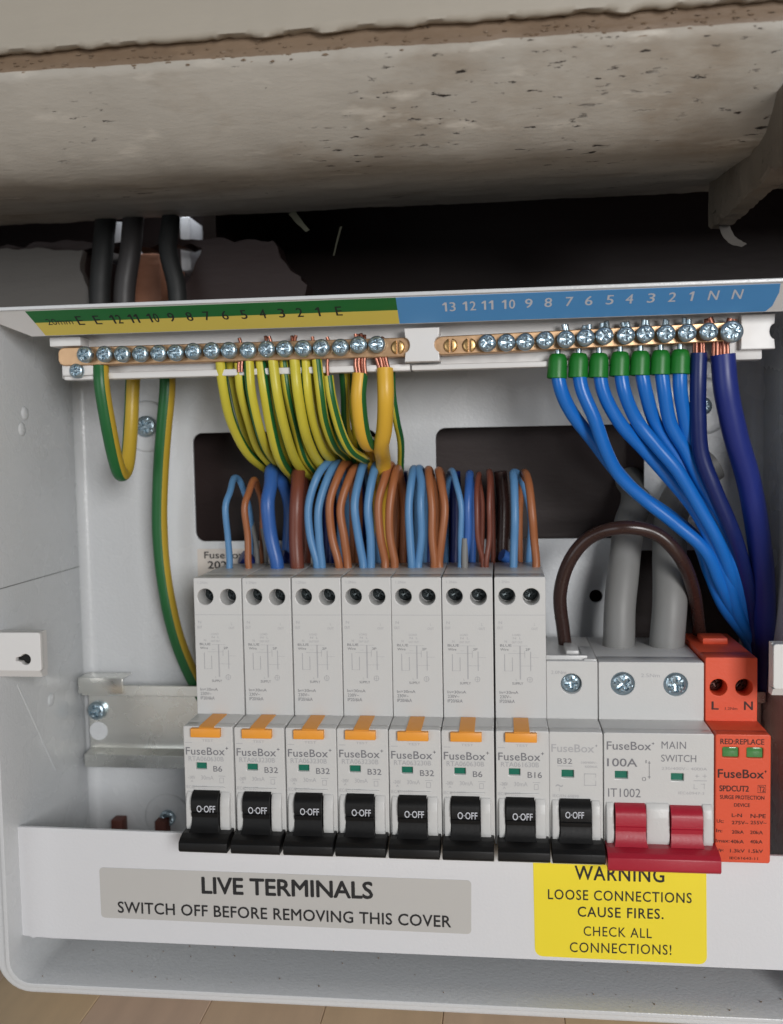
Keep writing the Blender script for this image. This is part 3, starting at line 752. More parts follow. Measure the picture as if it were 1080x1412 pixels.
def rating(t, i, X):
    b = B(); Yp = -59.07
    def T(s, zx0, zx1, zy1, zy0, mi=0, bold=0):
        x0_, z0_ = q2(zx0, zy1, Yp); x1_, z1_ = q2(zx1, zy0, Yp); text(b, s, X + x0_, X + x1_, z0_ + .02, z1_ - z0_, Yp, bold, mi)
    r = RATE[i]; T(r, 566, 566 + (54 if len(r) == 2 else 82), 430, 396, 0, .04); T(MODEL[i], 410, 630, 363, 338, 1, .02)
    b.build('rating_lettering', ['ink', 'ink_faint'], t)
def copy_tree(o, parent=None):
    c = o.copy(); COL.objects.link(c); c.parent = parent
    for ch in list(o.children): copy_tree(ch, c)
    return c
proto = make_rcbo()
rc = [proto] + [copy_tree(proto) for _ in range(6)]
for i, t in enumerate(rc):
    t.location = Vector((9 + XS[i], -30, -45)) * K; t['label'] = RLAB[i]; t['_o'] = (9 + XS[i], -30, -45)
    rating(t, i, XS[i])
    t.rotation_euler = (R(random.uniform(-.12, .12)), R(random.uniform(-.10, .10)), R(random.uniform(-.35, .35)))
# ---- short breaker
def q6(x, y, Y=-59.1): p = at(740 + x / 3.176, 880 + y / 3.176, Y); return p.x, p.z
def TT(b, s, zx0, zx1, zy1, zy0, mi=0, bold=0, Y=-59.07, sp=1.0):
    a, z0_ = q6(zx0, zy1, Y); c, z1_ = q6(zx1, zy0, Y); _, zr = q6(zx1, zy1, Y)
    text(b, s, a, c, z0_, z1_ - zr, Y, bold, mi, sp)
def LN6(b, xa, ya, xb, yb, w=.1, mi=1, Y=-59.07):
    A = q6(min(xa, xb), max(ya, yb), Y); C = q6(max(xa, xb), min(ya, yb), Y)
    b.box(A[0] - w, C[0] + w, Y, Y + .02, A[1] - w, C[1] + w, mi)
t = thing('circuit_breaker', (135, -30, -45), 'short white breaker marked B32 under the thick brown looping wire', 'circuit breaker')
ia = q6(110, 578); ib = q6(164, 612); l0 = q6(101, 722); l1 = q6(239, 900); sc = at(788, 943, -43.3)
X = 126.1
body_parts(t, X, 17.9, 20.4, [(sc.x - X, sc.z, 3.6)], [(l0[0] - X, l1[0] - X, -44.5, l0[1] + .3)], inds=[(ia[0] - X, ib[0] - X, ib[1], ia[1])])
b = B(); screw_head(b, (sc.x, -40.2, sc.z), 3.4, 'cross', .1, h=2); b.build('terminal_screw', 'zinc', t, smooth=30)
b = B(); cheeks(b, [(X + .9, l0[0] - .1), (l1[0] + .1, X + 16.8)]); b.build('lever_guard', 'plastic', t, smooth=35)
b = lever('lever', t, (l0[0] + l1[0]) / 2, (l1[0] - l0[0]) / 2 - .15, None, 'black'); blade(b, X + .45, X + 17.6); lv = b.build('lever', 'black', t, smooth=35)
b = B(); TT(b, 'O·OFF', 127, 208, 789, 760, 0, .05, -62.76); b.build('lettering', 'white_ink', lv)
b = B().box(ia[0] - .1, ib[0] + .1, -57.9, -57.5, ib[1] - .1, ia[1] + .1); b.build('indicator', 'green_ind', t)
b = B(); TT(b, 'FuseBox', 66, 252, 498, 464, 1, .05); LN6(b, 258, 472, 266, 472); LN6(b, 262, 468, 262, 476); TT(b, 'B32', 92, 156, 550, 526, 0); LN6(b, 92, 560, 156, 560, .05)
TT(b, '230/400V~', 195, 268, 550, 540, 1); TT(b, '6000A', 212, 268, 568, 558, 1); TT(b, 'IEC/EN 60898', 72, 185, 696, 684, 1); TT(b, '~', 84, 116, 652, 640, 1)
for l in ((210, 595, 260, 595), (210, 645, 260, 645), (210, 595, 210, 645), (260, 595, 260, 610), (260, 625, 260, 645), (100, 655, 100, 670)): LN6(b, *l, w=.07)
TT(b, '2.0Nm', 64, 130, 157, 142, 1, 0, -43.37)
b.build('lettering', ['ink', 'ink_faint'], t)
b = B(); b.box(X + .2, X + 14.5, -40.6, -38.5, 19.5, 21.8, bev=.3); b.box(X + 13.2, X + 17.6, -42.4, -20, 19.5, 20.9, bev=.3); b.box(X + 7.5, X + 12, -36, -22, 19.5, 22.6, bev=.5); b.build('terminal_shroud', 'plastic', t, smooth=35)
# ---- main switch
t = thing('main_switch', (162, -30, -45), 'white double-width main switch with a red linked lever', 'switch')
X = 144.05; Wd = 35.85
la0, la1 = q6(340, 730), q6(476, 900); lb0, lb1 = q6(582, 740), q6(722, 900)
i1a, i1b = q6(344, 583), q6(400, 617); i2a, i2b = q6(590, 593), q6(645, 626)
s1, s2 = at(859, 943, -43.3), at(932, 944, -43.3)
body_parts(t, X, Wd, 20.2, [(s1.x - X, s1.z, 4.1), (s2.x - X, s2.z, 4.1)], [(la0[0] - X, la1[0] - X, -44.5, la0[1] + .3), (lb0[0] - X, lb1[0] - X, -44.5, lb0[1] + .3)], inds=[(i1a[0] - X, i1b[0] - X, i1b[1], i1a[1]), (i2a[0] - X, i2b[0] - X, i2b[1], i2a[1])])
for s_, a in ((s1, .7), (s2, .1)):
    b = B(); screw_head(b, (s_.x, -41.6, s_.z), 4.0, 'cross', a, h=2.2); b.build('terminal_screw', 'zinc', t, smooth=30)
b = B(); cheeks(b, [(X + .8, la0[0] - .15), (la1[0] + .15, lb0[0] - .15), (lb1[0] + .15, X + Wd - .8)], -23.6, -38.2); b.build('lever_guard', 'plastic', t, smooth=35)
b = lever('lever', t, (la0[0] + la1[0]) / 2, (la1[0] - la0[0]) / 2 - .15, None, 'red', zt=-23.6)
b2 = lever('lever', t, (lb0[0] + lb1[0]) / 2, (lb1[0] - lb0[0]) / 2 - .15, None, 'red', zt=-24.0); b.add(b2.v, b2.f)
blade(b, X + .3, X + Wd + .3, -37.4, -43.3)
b.build('lever', 'red', t, smooth=35)
for a_, b_ in ((i1a, i1b), (i2a, i2b)):
    b = B().box(a_[0] - .1, b_[0] + .1, -57.9, -57.5, b_[1] - .1, a_[1] + .1); b.build('indicator', 'green_ind', t)
b = B(); TT(b, 'FuseBox', 308, 502, 488, 452, 0, .04); LN6(b, 507, 462, 515, 462, mi=0); LN6(b, 511, 458, 511, 466, mi=0)
TT(b, '100A', 310, 441, 561, 526, 0, .06); TT(b, 'IT1002', 314, 456, 695, 657, 0, 0); TT(b, 'MAIN', 548, 655, 484, 452, 0, 0, sp=1.1); TT(b, 'SWITCH', 546, 700, 541, 510, 0, 0)
TT(b, '230/400V~ 4000A', 548, 748, 577, 564, 1); TT(b, 'IEC60947-3', 622, 735, 684, 672, 1)
TT(b, 'I', 478, 482, 548, 534, 0); TT(b, 'O', 462, 480, 626, 608, 0); LN6(b, 494, 540, 494, 615, .09, 0)
LN6(b, 489, 547, 499, 547, .09, 0); LN6(b, 489, 608, 499, 608, .09, 0)
for l in ((695, 605, 712, 605), (728, 605, 745, 605), (703, 598, 703, 612), (738, 598, 738, 612), (690, 625, 745, 625), (690, 640, 690, 660), (690, 660, 705, 660), (720, 640, 735, 640), (735, 640, 735, 660)): LN6(b, *l, w=.08)
TT(b, '2.5Nm', 458, 540, 171, 155, 1, 0, -43.37)
b.build('lettering', ['ink', 'ink_faint'], t)
# ---- surge protector
t = thing('surge_protector', (189, -30, -45), 'orange-red surge protection device at the right end of the breaker row', 'surge protector')
X = 180.1; b = B(); h1, h2 = at(991, 948, -43.3), at(1026.5, 948, -43.3)
plate(b, [rrect(X + .1, X + 17.4, -1, 22.0, .6, 3), circ(h1.x, h1.z, 2.9), circ(h2.x, h2.z, 2.9)], -43.3, -34.3, bev=.3)
b.box(X + .15, X + 17.3, -34.35, 0, -38, 21.9, bev=.3)
g1 = (q6(815, 478), q6(886, 524)); g2 = (q6(921, 480), q6(993, 527))
plate(b, [rrect(X + .1, X + 17.7, -43.2, 0, .8, 3)] + [rrect(a[0], c[0], c[1], a[1], .5, 3) for a, c in (g1, g2)], -59, -54, bev=.4)
b.box(X + .15, X + 17.6, -54.05, -34.4, -43, -.03, bev=.3)
b.box(X + 4, X + 13, -20, -10, 21.5, 24, bev=.5)
b.build('body', 'orange', t, smooth=35)
for hh, a in ((h1, .3), (h2, 1.0)):
    b = B(); screw_head(b, (hh.x, -36, hh.z), 2.5, 'cross', a, h=1.4); b.build('terminal_screw', mat('dark_screw', (.30, .18, .16), .4, .6), t, smooth=30)
for a, c in (g1, g2):
    b = B().box(a[0] + .05, c[0] - .05, -58.5, -57.6, c[1] + .05, a[1] - .05, bev=.3); b.build('indicator', 'green_win', t, smooth=30)
b = B(); D = 0
TT(b, 'L', 768, 797, 312, 278, D, .15, -43.37); TT(b, 'N', 910, 947, 314, 278, D, .15, -43.37); TT(b, '1.2Nm', 826, 880, 314, 302, D, 0, -43.37)
TT(b, 'RED:REPLACE', 806, 998, 464, 440, D, .06); TT(b, 'FuseBox', 795, 996, 611, 574, D, .10); LN6(b, 1000, 585, 1008, 585, mi=0); LN6(b, 1004, 580, 1004, 590, mi=0)
TT(b, 'SPDCUT2', 802, 930, 670, 645, D, .12); TT(b, 'T2', 974, 1000, 672, 650, D, .05)
for l in ((970, 645, 1004, 645), (970, 677, 1004, 677), (970, 645, 970, 677), (1004, 645, 1004, 677)): LN6(b, *l, w=.05, mi=0)
TT(b, 'SURGE PROTECTION', 804, 998, 704, 687, D, .07); TT(b, 'DEVICE', 866, 935, 738, 723, D, .07)
TT(b, 'L-N', 856, 900, 783, 768, D, .10); TT(b, 'N-PE', 938, 1004, 787, 770, D, .10)
for s, a, c, y in (('Uc:', 790, 820, 808), ('275V~', 856, 928, 815), ('255V~', 938, 1008, 815), ('In:', 788, 814, 850), ('20kA', 856, 908, 856), ('20kA', 936, 992, 858), ('Imax:', 786, 846, 894), ('40kA', 850, 908, 898), ('40kA', 936, 990, 899), ('Up:', 786, 820, 936), ('1.3kV', 848, 912, 938), ('1.5kV', 930, 992, 940)):
    TT(b, s, a, c, y, y - 15, D, .07)
TT(b, 'IEC61643-11', 846, 970, 968, 957, D, .03)
b.build('lettering', 'dark_ink', t)

# =================================================================== COVER
cv = thing('terminal_cover', (68, -52, -82), 'long white cover strip bearing a grey and a yellow warning label', 'cover')
YC = -52.0
P4 = [at(22, 1140, YC), at(1110, 1182, YC), at(1110, 1340, YC), at(28, 1290, YC)]
b = B(); loop = [(P4[3].x, P4[3].z), (P4[2].x, P4[2].z), (P4[1].x, P4[1].z), (P4[0].x, P4[0].z)]
# ragged lower-left corner
c0 = at(27, 1284, YC); c1 = at(75, 1292, YC); 
loop = [(P4[3].x, P4[3].z), (P4[3].x + 3.5, P4[3].z - .3), (P4[3].x + 5, P4[3].z - .9), (P4[3].x + 6.5, P4[3].z - .4), (P4[3].x + 13, P4[3].z - .7)] + loop[1:]
plate(b, [loop], YC, YC + 1.6, bev=.3)
b.build('panel', 'cover', cv, smooth=35)
def label_px(pts, Y, r):
    w = [at(x, y, Y) for x, y in pts]; A, Bc, C, D = w
    lo = []
    for u, v in rrect(0, 1, 0, 1, 0): pass
    W_ = (Bc - A).length; H_ = (A - D).length
    for u, v in rrect(0, W_, 0, H_, r, 4):
        u /= W_; v /= H_
        bot = D.lerp(C, u); top = A.lerp(Bc, u); p = bot.lerp(top, v); lo.append((p.x, p.z))
    return lo
b = B(); plate(b, [label_px([(137, 1196), (650, 1214), (650, 1288), (140, 1265)], YC, 1.4)], YC - .16, YC - .01)
g = b.build('grey_label', 'lab_grey', cv)
b = B(); ptext(b, 'LIVE TERMINALS', 279, 1232, 514, 1239.5, 24.5, YC - .22, .16, space=.97)
ptext(b, 'SWITCH OFF BEFORE REMOVING THIS COVER', 163, 1258.5, 622, 1279, 17, YC - .22, .09, space=1.04)
b.build('lettering', 'black_ink', g)
b = B(); plate(b, [label_px([(735, 1176), (974, 1186), (975, 1330), (738, 1318)], YC, 2.6)], YC - .16, YC - .01)
g = b.build('yellow_label', 'lab_warn', cv)
b = B()
for s, xl, yl, xr, yr, h, bo in (('WARNING', 793, 1213, 916, 1217, 20, .09), ('LOOSE CONNECTIONS', 756, 1240, 954, 1245.5, 14.5, .05), ('CAUSE FIRES.', 797, 1264, 915, 1267.5, 14.5, .07), ('CHECK ALL', 805, 1290.5, 899, 1294, 14, .01), ('CONNECTIONS!', 786, 1313, 926, 1317, 14.5, .02)):
    ptext(b, s, xl, yl, xr, yr, h, YC - .22, bo, space=1.12)
b.build('lettering', 'black_ink', g)

# =================================================================== WIRES
def wire(name, label, pts, w, mt, group=None, cat='wire', stripe=None, twist=0, phase=0, n=14, w2=None):
    rr_ = random.Random(sum(ord(c_) for c_ in label) * 7 + len(pts))
    Q = [at(*p) for p in pts]
    Q = [q + (Vector((rr_.uniform(-.45, .45), rr_.uniform(-.7, .7), rr_.uniform(-.4, .4))) if 0 < i_ < len(Q) - 1 else Vector((0, 0, 0))) for i_, q in enumerate(Q)]
    P = catmull(Q, 1.3)
    k = len(P); Ys = [p.y for p in P]
    ym = pts[len(pts) // 2][2]
    r = rad(w, ym); r = [r * (1 + .025 * noise.noise(Vector((i_ * .13, len(label), w)))) for i_ in range(k)]
    b = B()
    if stripe:
        nn = 32; gr = stripe      # list of (centre angle deg, half width deg)
        def mf(j):
            a = (j + .5) * 360 / nn
            return 1 if any(abs((a - c + 180) % 360 - 180) < h for c, h in gr) else 0
        b.tube(P, r, nn, mf, twist=twist, phase=phase); mats = [mt, 'green']
    else: b.tube(P, r, n); mats = mt
    o = b.build(name, mats, loc=P[0], smooth=70)
    return tag(o, label, cat, group)
EG = 'green and yellow earth wires'
# angle 0 faces the viewer; tube runs downward: +angle turns to one side
wire('earth_wire', 'thick green and yellow wire hanging in a narrow loop at the far left', [(139, 500, -41), (142, 535, -42), (150, 590, -38), (158, 635, -32), (166, 655, -26), (175, 640, -20), (180, 590, -14), (184, 530, -12), (187, 470, -14)], 21, 'olive', EG, stripe=[(50, 92)])
wire('earth_wire', 'thick green and yellow wire running down the left side and behind the first breaker', [(229, 470, -8), (231, 530, -10), (226, 590, -8), (221, 650, -6), (219, 720, -4), (225, 790, -2), (238, 855, 0), (254, 905, 3), (278, 960, 6), (300, 990, 9)], 22, 'olive', EG, stripe=[(52, 86)])
ye = [
 ([(304, 496, -41), (309, 535, -38), (320, 580, -28), (338, 622, -14), (360, 643, 0), (385, 655, 14), (400, 665, 27)], 12.5, 'yellow', [(-105, 22)], 'leftmost of the bunched yellow wires, curving out furthest left'),
 ([(330, 500, -40), (334, 535, -38), (344, 580, -28), (358, 618, -14), (376, 642, -2), (398, 656, 12), (412, 668, 27)], 12, 'yellow', [(-75, 16), (100, 20)], 'second bunched yellow wire from the left, with its bare copper showing at the bar'),
 ([(343, 496, -42), (347, 540, -41), (358, 588, -32), (370, 620, -18), (384, 640, -4), (405, 655, 12), (420, 668, 27)], 12, 'yellow', [(70, 25)], 'third bunched yellow wire from the left'),
 ([(359, 496, -40), (364, 540, -40), (374, 590, -32), (386, 630, -20), (400, 652, -4), (418, 664, 12), (432, 676, 27)], 13, 'yellow', [(-70, 22)], 'fourth bunched yellow wire from the left, hanging lowest over the thick brown wire'),
 ([(376, 496, -42), (384, 545, -42), (392, 590, -34), (404, 628, -20), (416, 646, -6), (434, 660, 10), (446, 668, 27)], 12.5, 'yellow', [(75, 20)], 'fifth bunched yellow wire from the left'),
 ([(391, 496, -39), (397, 540, -38), (406, 585, -28), (418, 625, -16), (430, 645, -4), (446, 658, 12), (458, 668, 27)], 12, 'yellow', [(-20, 13)], 'sixth bunched yellow wire from the left, with a green line down its middle'),
 ([(406, 496, -42), (411, 540, -42), (420, 590, -33), (431, 622, -20), (442, 640, -6), (456, 654, 10), (470, 664, 27)], 12.5, 'yellow', [(100, 25)], 'seventh bunched yellow wire from the left'),
 ([(421, 496, -40), (425, 540, -40), (433, 585, -31), (444, 618, -18), (456, 636, -4), (468, 650, 12), (480, 660, 27)], 12, 'yellow', [(85, 30)], 'eighth bunched yellow wire from the left'),
 ([(437, 496, -42), (442, 540, -42), (450, 580, -34), (462, 612, -22), (476, 628, -8), (486, 644, 12), (492, 660, 27)], 12, 'yellow', [(-25, 15), (120, 20)], 'ninth bunched yellow wire from the left'),
 ([(453, 518, -43), (458, 550, -42), (468, 590, -36), (482, 618, -28), (497, 630, -18), (506, 634, -6), (512, 645, 14)], 12, 'yellow', [(-30, 14)], 'yellow wire stripped back with a long bare copper end, curling right at the bottom'),
 ([(497, 515, -42), (496, 550, -42), (499, 590, -38), (506, 610, -30), (515, 612, -18), (522, 622, 0), (526, 650, 12)], 19, 'amber', [(-85, 46)], 'thick yellow wire with a broad green side under the bunched strands'),
 ([(531, 508, -42), (531, 550, -42), (529, 590, -36), (527, 615, -28), (528, 640, -10), (530, 700, 6), (530, 790, 8)], 20, 'amber', None, 'thick orange-yellow wire, rightmost thick one under the earth bar'),
 ([(540, 500, -34), (541, 540, -32), (546, 580, -24), (551, 610, -12), (553, 650, 4), (552, 720, 8)], 9, 'yellow', [(-60, 30)], 'thin yellow and green wire peeping out behind the thick orange-yellow one'),
 ([(472, 496, -34), (474, 540, -30), (478, 590, -22), (486, 620, -10), (494, 650, 8)], 11, 'yellow', [(30, 50)], 'mostly green wire in the shadow between the thin and thick yellow wires'),
 ([(484, 496, -30), (486, 540, -26), (490, 590, -18), (498, 625, -6), (508, 650, 8)], 11, 'yellow', [(-40, 40)], 'green sided wire deepest in the shadow left of the thick yellow wires'),
 ([(386, 496, -33), (392, 545, -26), (402, 600, -12), (412, 640, 4), (420, 700, 9), (421, 780, 9)], 10, 'yellow', [(40, 60)], 'shaded yellow wire dropping behind the thick blue loop'),
 ([(508, 620, -8), (520, 700, 4), (522, 780, 8)], 10, 'amber', None, 'yellow wire glimpsed behind the middle brown wires'),
]
for pts, w, mt, st, lab in ye: wire('earth_wire', lab, pts, w * 1.1, mt, EG, stripe=[(c, h * 1.75 if h < 35 else h) for c, h in st] if st else None)
for k_, (i_, dx_, lab_) in enumerate(((1, 5, 'shaded yellow wire behind the second strand of the bunch'), (3, 7, 'shaded yellow wire behind the fourth strand of the bunch'), (5, 6, 'shaded yellow wire behind the sixth strand of the bunch'), (7, 7, 'shaded yellow wire behind the eighth strand of the bunch'), (9, -6, 'shaded yellow wire behind the stripped strand'), (0, 12, 'shaded yellow wire just inside the leftmost strand of the bunch'))):
    pp = [(x + dx_, y - (4 if q else 0), Y + 7 if q else Y + 3) for q, (x, y, Y) in enumerate(ye[i_][0])]
    wire('earth_wire', lab_, pp[:-1] + [(pp[-1][0], pp[-1][1], 27)], 12, 'yellow', EG, stripe=[((-60, 40, 100, -100, 20, 60)[k_], 30)])
# bare copper below the bar
def bare(label, pts, w, n, Y=-42):
    b = B()
    for k in range(n):
        dx = (k - (n - 1) / 2) * w * .75
        b.tube(catmull([at(x + dx + random.uniform(-.8, .8), y, Y - (k % 2) * .8) for x, y in pts], 1), rad(w, Y), 8)
    return b.build('wire_end', 'copper', eb, smooth=60)
bare('', [(333, 494), (331, 504), (331, 513)], 5, 2)
bare('', [(453, 492), (452, 504), (453, 519)], 5, 1)
bare('', [(498, 488), (497, 502), (499, 518)], 5.5, 4)
bare('', [(524, 488), (527, 498), (530, 509)], 5.5, 4)

LG = 'blue and brown wires looping over the tall breakers'
def loop(label, base, mid, apex, w, mt, back=None, name=None):
    """rises out of a breaker top, bends back and drops behind it"""
    (bx, by), (mx, my), (ax, ay) = base, mid, apex
    bk = back or (ax + 8, ay + 50)
    pts = [(bx, by + 8, -15), (bx, by - 6, -15), ((bx + mx) / 2 + (mx - bx) * .2, (by + my) / 2, -15.5), (mx, my, -16), (mx + (ax - mx) * .45, ay + 22, -13), (ax, ay + 4, -6), (bk[0] - (bk[0] - ax) * .5, ay + 14, 1.5), (bk[0], bk[1], 5), (bk[0] - 1, 780, 6), (bk[0] - 1, 830, 7)]
    wire(name or ('blue_wire' if mt.startswith('blue') else 'brown_wire'), label, pts, w, mt, LG)
loop('thin pale blue wire, leftmost loop over the first breaker', (315, 782), (313, 700), (323, 655), 9, 'blue', (346, 715))
loop('thin pale brown wire beside the leftmost blue loop', (344, 780), (339, 700), (350, 657), 9.5, 'brown', (363, 700))
loop('thick blue wire arching over the second breaker', (382, 782), (371, 695), (376, 645), 19, 'blue3', (398, 700))
loop('thick dark brown wire arching over the second breaker', (411, 782), (407, 700), (412, 646), 19, 'brown2', (420, 700))
for x, lab in ((0, 'left'), (1, 'right')):
    loop('pale blue wire, %s one of the first pair over the third breaker' % lab, ((436, 782), (444, 782))[x], ((424, 695), (441, 700))[x], ((455, 632), (466, 634))[x], 11, 'blue', ((470, 690), (480, 700))[x])
    loop('light brown wire, %s one of the pair over the third breaker' % lab, ((468, 780), (480, 780))[x], ((455, 695), (471, 700))[x], ((478, 634), (489, 641))[x], 11.5, 'brown', ((486, 690), (495, 700))[x])
    loop('pale blue wire, %s one of the pair over the middle breaker' % lab, ((501, 782), (511, 782))[x], ((489, 695), (509, 700))[x], ((503, 637), (519, 638))[x], 11.5, 'blue', ((512, 690), (524, 700))[x])
    loop('light brown wire, %s one of the pair over the middle breaker' % lab, ((531, 780), (543, 780))[x], ((523, 695), (538, 700))[x], ((536, 638), (547, 642))[x], 11.5, 'brown', ((546, 700), (556, 700))[x])
    loop('pale blue wire, %s one of the pair over the fifth breaker' % lab, ((568, 782), (577, 782))[x], ((565, 700), (581, 695))[x], ((569, 643), (579, 642))[x], 11, 'blue', ((575, 700), (586, 700))[x])
    loop('light brown wire, %s one of the pair over the fifth breaker' % lab, ((598, 780), (607, 780))[x], ((595, 700), (613, 700))[x], ((592, 644), (606, 645))[x], 11, 'brown', ((600, 700), (612, 700))[x])
    loop('thin dark brown wire, %s one of the pair over the sixth breaker' % lab, ((666, 780), (671, 780))[x], ((658, 705), (676, 700))[x], ((660, 650), (674, 646))[x], 7.5, 'brown2', ((664, 700), (680, 700))[x])
loop('thin blue wire bowing right over the sixth breaker', (634, 782), (636, 700), (622, 645), 8.5, 'blue', (614, 690))
loop('deep blue wire with a pale grey sleeve at the sixth breaker', (641, 782), (646, 700), (648, 650), 11, 'blue3', (652, 700))
pts = catmull([at(641, 790, -15.6), at(641, 765, -15.8), at(641.5, 742, -15.8)], 1); b = B().tube(pts, rad(9.5, -15), 12)
tag(b.build('wire_sleeve', 'sheath', loc=pts[0], smooth=60), 'short pale grey sleeve on the deep blue wire of the sixth breaker', 'sleeve')
loop('straight pale blue wire standing on the rightmost tall breaker', (708, 782), (709, 710), (710, 648), 11, 'blue', (732, 715))
loop('orange-brown wire curving down to the rightmost tall breaker', (739, 780), (735, 710), (724, 648), 11, 'brown', (716, 700))
# cable ends lying behind the breakers
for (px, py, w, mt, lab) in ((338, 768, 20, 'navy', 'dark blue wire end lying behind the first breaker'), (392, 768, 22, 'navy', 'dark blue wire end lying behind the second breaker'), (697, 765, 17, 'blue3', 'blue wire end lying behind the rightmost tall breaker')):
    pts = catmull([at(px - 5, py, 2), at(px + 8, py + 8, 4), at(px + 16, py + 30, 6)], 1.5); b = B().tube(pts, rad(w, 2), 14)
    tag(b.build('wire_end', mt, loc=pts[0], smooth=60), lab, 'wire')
for (px, lab, w) in ((354, 'left', 7), (366, 'right', 6)):
    pts = catmull([at(px - 6, 720, 6), at(px, 755, 2), at(px + 2, 800, 2)], 1.5); b = B().tube(pts, rad(w, 2), 10)
    tag(b.build('grey_wire', 'sheath', loc=pts[0], smooth=60), 'thin pale grey wire, %s one of two behind the second breaker' % lab, 'wire')
# dark conductors in the window behind the loops
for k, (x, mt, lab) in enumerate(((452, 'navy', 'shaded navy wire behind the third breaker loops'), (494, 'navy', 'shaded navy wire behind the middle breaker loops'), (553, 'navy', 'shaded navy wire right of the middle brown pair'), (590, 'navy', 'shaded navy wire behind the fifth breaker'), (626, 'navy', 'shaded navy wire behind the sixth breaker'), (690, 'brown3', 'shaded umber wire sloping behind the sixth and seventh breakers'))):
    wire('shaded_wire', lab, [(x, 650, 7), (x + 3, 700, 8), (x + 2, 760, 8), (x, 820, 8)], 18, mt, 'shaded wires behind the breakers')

# blue neutral wires with green ferrule boots
NG = 'blue neutral wires'
bw = [
 [(768, 500, -42), (772, 535, -42), (788, 572, -38), (818, 608, -32), (848, 645, -26), (880, 680, -22), (925, 712, -20), (960, 745, -20), (978, 790, -18), (1000, 835, -12), (1030, 880, 0), (1045, 925, 6)],
 [(798, 500, -42), (803, 535, -43), (818, 578, -42), (836, 620, -38), (856, 655, -34), (888, 690, -30), (930, 722, -28), (972, 758, -26), (992, 800, -20), (1010, 838, -12), (1035, 880, 0), (1048, 925, 6)],
 [(826, 500, -42), (834, 540, -42), (856, 582, -38), (886, 618, -34), (922, 655, -30), (955, 700, -28), (985, 750, -26), (1004, 800, -20), (1016, 840, -12), (1036, 885, 0), (1046, 925, 6)],
 [(855, 500, -42), (861, 540, -42), (878, 582, -39), (906, 616, -37), (936, 650, -36), (966, 700, -33), (992, 745, -30), (1008, 790, -22), (1018, 830, -12), (1034, 880, 0), (1044, 925, 6)],
 [(883, 500, -42), (889, 540, -41), (904, 585, -36), (926, 622, -32), (954, 660, -30), (984, 710, -30), (1004, 755, -26), (1016, 800, -18), (1024, 840, -10), (1036, 885, 2), (1044, 925, 8)],
 [(911, 500, -42), (915, 540, -41), (926, 585, -38), (944, 622, -35), (966, 662, -32), (994, 715, -30), (1012, 765, -24), (1022, 810, -16), (1028, 850, -8), (1038, 890, 2), (1046, 925, 8)],
 [(938, 500, -42), (940, 540, -41), (946, 585, -37), (956, 625, -32), (976, 668, -27), (1000, 712, -24), (1018, 760, -18), (1028, 810, -10), (1034, 850, -4), (1040, 890, 4), (1046, 925, 9)],
]
names = ['leftmost bright blue wire from under screw 7, sweeping furthest left then right', 'second bright blue wire, from under screw 6', 'third bright blue wire, from under screw 5', 'middle bright blue wire, from under screw 4', 'fifth bright blue wire, from under screw 3', 'sixth bright blue wire, from under screw 2', 'rightmost bright blue wire, from under screw 1']
fx = [(769, 488), (798, 487), (826, 487), (855, 485), (883, 484), (911, 483), (938, 482)]
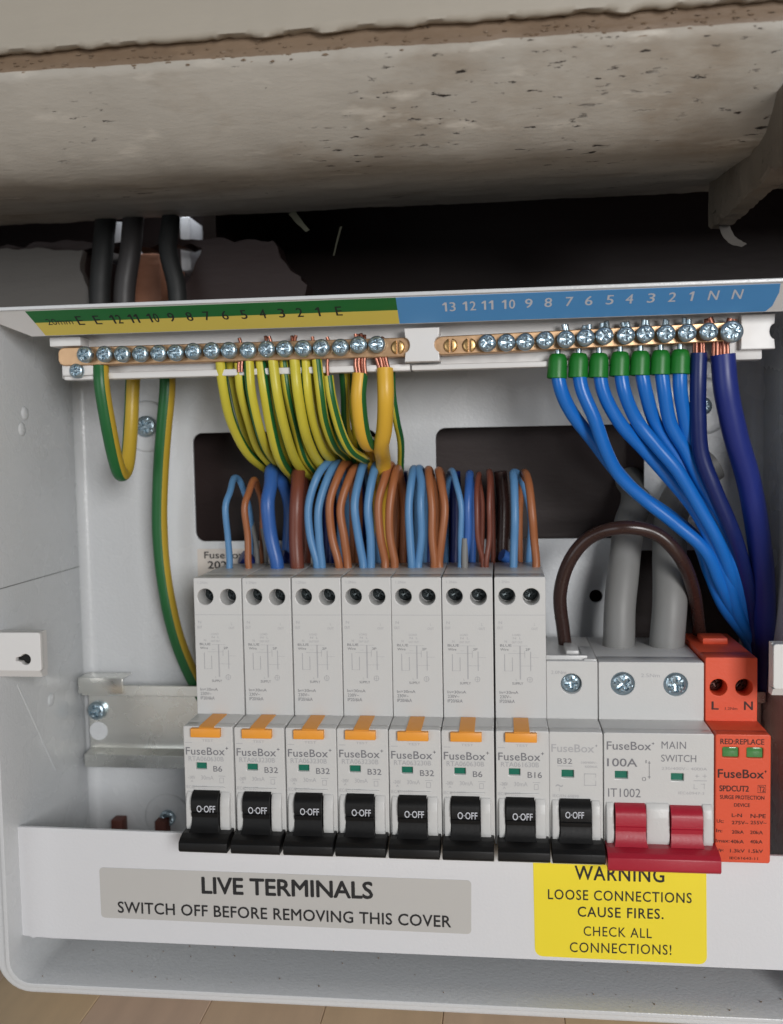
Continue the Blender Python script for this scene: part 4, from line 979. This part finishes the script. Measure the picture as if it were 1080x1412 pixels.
for i, p in enumerate(bw):
    o = wire('neutral_wire', names[i], p, 18, 'blue2', NG)
    x, y = fx[i]; A = at(x + .5, y, -42); Bq = at(x - 1, y + 34, -42); ax = (Bq - A); L = ax.length; ax.normalize(); r = rad(26, -42)
    b = B(); prof = [(0, .62), (.04, .78), (.18, .93), (.35, 1), (.7, 1.0), (.9, 1.04), (.98, 1.03), (1.0, .95), (.97, .78), (.9, .7)]
    vs = []; n = 22; u = ax.cross(Vector((0, 1, 0))).normalized(); v = ax.cross(u)
    for s_, q in prof:
        for j in range(n): a = 2 * math.pi * j / n; vs.append(A + ax * (s_ * L) + (u * math.cos(a) + v * math.sin(a)) * r * q)
    fs = [tuple(range(n))] + [(k * n + j, k * n + (j + 1) % n, (k + 1) * n + (j + 1) % n, (k + 1) * n + j) for k in range(len(prof) - 1) for j in range(n)]
    b.add(vs, fs)
    loc0 = Vector(o['_o']); b.build('ferrule_boot', 'boot', o, smooth=50)
    b = B().tube([at(x, y - 14, -42), at(x + .3, y + 2, -42)], rad(8, -42), 10); b.build('ferrule_pin', 'zinc', o, smooth=50)
def end_copper(o, x, y0, y1, w):
    b = B()
    for k in range(5): 
        dx = (k - 2) * w * .17; b.tube([at(x + dx, y0, -42 - (k % 2)), at(x + dx * 1.1, y1, -42 - (k % 2))], rad(w * .24, -42), 8)
    b.build('bare_strand', 'copper', o, smooth=60)
o = wire('neutral_wire', 'dark navy wire between the bright blue wires and the thick violet one', [(964, 487, -42), (963, 530, -42), (961, 575, -40), (966, 625, -38), (985, 675, -36), (1008, 728, -32), (1024, 775, -24), (1034, 820, -14), (1040, 865, -4), (1046, 920, 6)], 21, 'navy', NG)
end_copper(o, 964, 468, 489, 18)
o = wire('neutral_wire', 'thickest violet-blue wire dropping at the far right', [(997, 489, -42), (1003, 540, -42), (1016, 600, -38), (1030, 660, -32), (1042, 720, -26), (1052, 790, -18), (1056, 850, -10), (1056, 900, 0), (1054, 960, 6)], 31, 'violet', NG)
end_copper(o, 994, 468, 491, 26)
# grey sheathed tails and the umber loop
wire('grey_cable', 'left of two fat grey cables entering the main switch', [(852, 900, -15), (853, 880, -15), (856, 830, -13), (861, 770, -6), (868, 725, 2), (877, 698, 10), (876, 676, 20), (868, 662, 29)], 41, 'sheath', 'fat grey cables into the main switch', 'cable', n=24)
wire('grey_cable', 'right of two fat grey cables entering the main switch', [(920, 902, -15), (920, 880, -15), (922, 830, -13), (924, 770, -6), (926, 720, 2), (934, 690, 4), (955, 660, 5), (985, 640, 6)], 44, 'sheath', 'fat grey cables into the main switch', 'cable', n=24)
wire('brown_wire', 'thick umber wire looping from the short breaker over the grey cables', [(782, 905, -15), (777, 870, -15), (774, 820, -17), (784, 775, -20), (812, 742, -24), (856, 727, -28), (902, 736, -28), (938, 765, -26), (957, 810, -18), (963, 860, -6), (966, 900, 3), (966, 940, 7)], 19, 'brown3', None, n=20)

for o in bpy.data.objects:
    if '_o' in o: del o['_o']
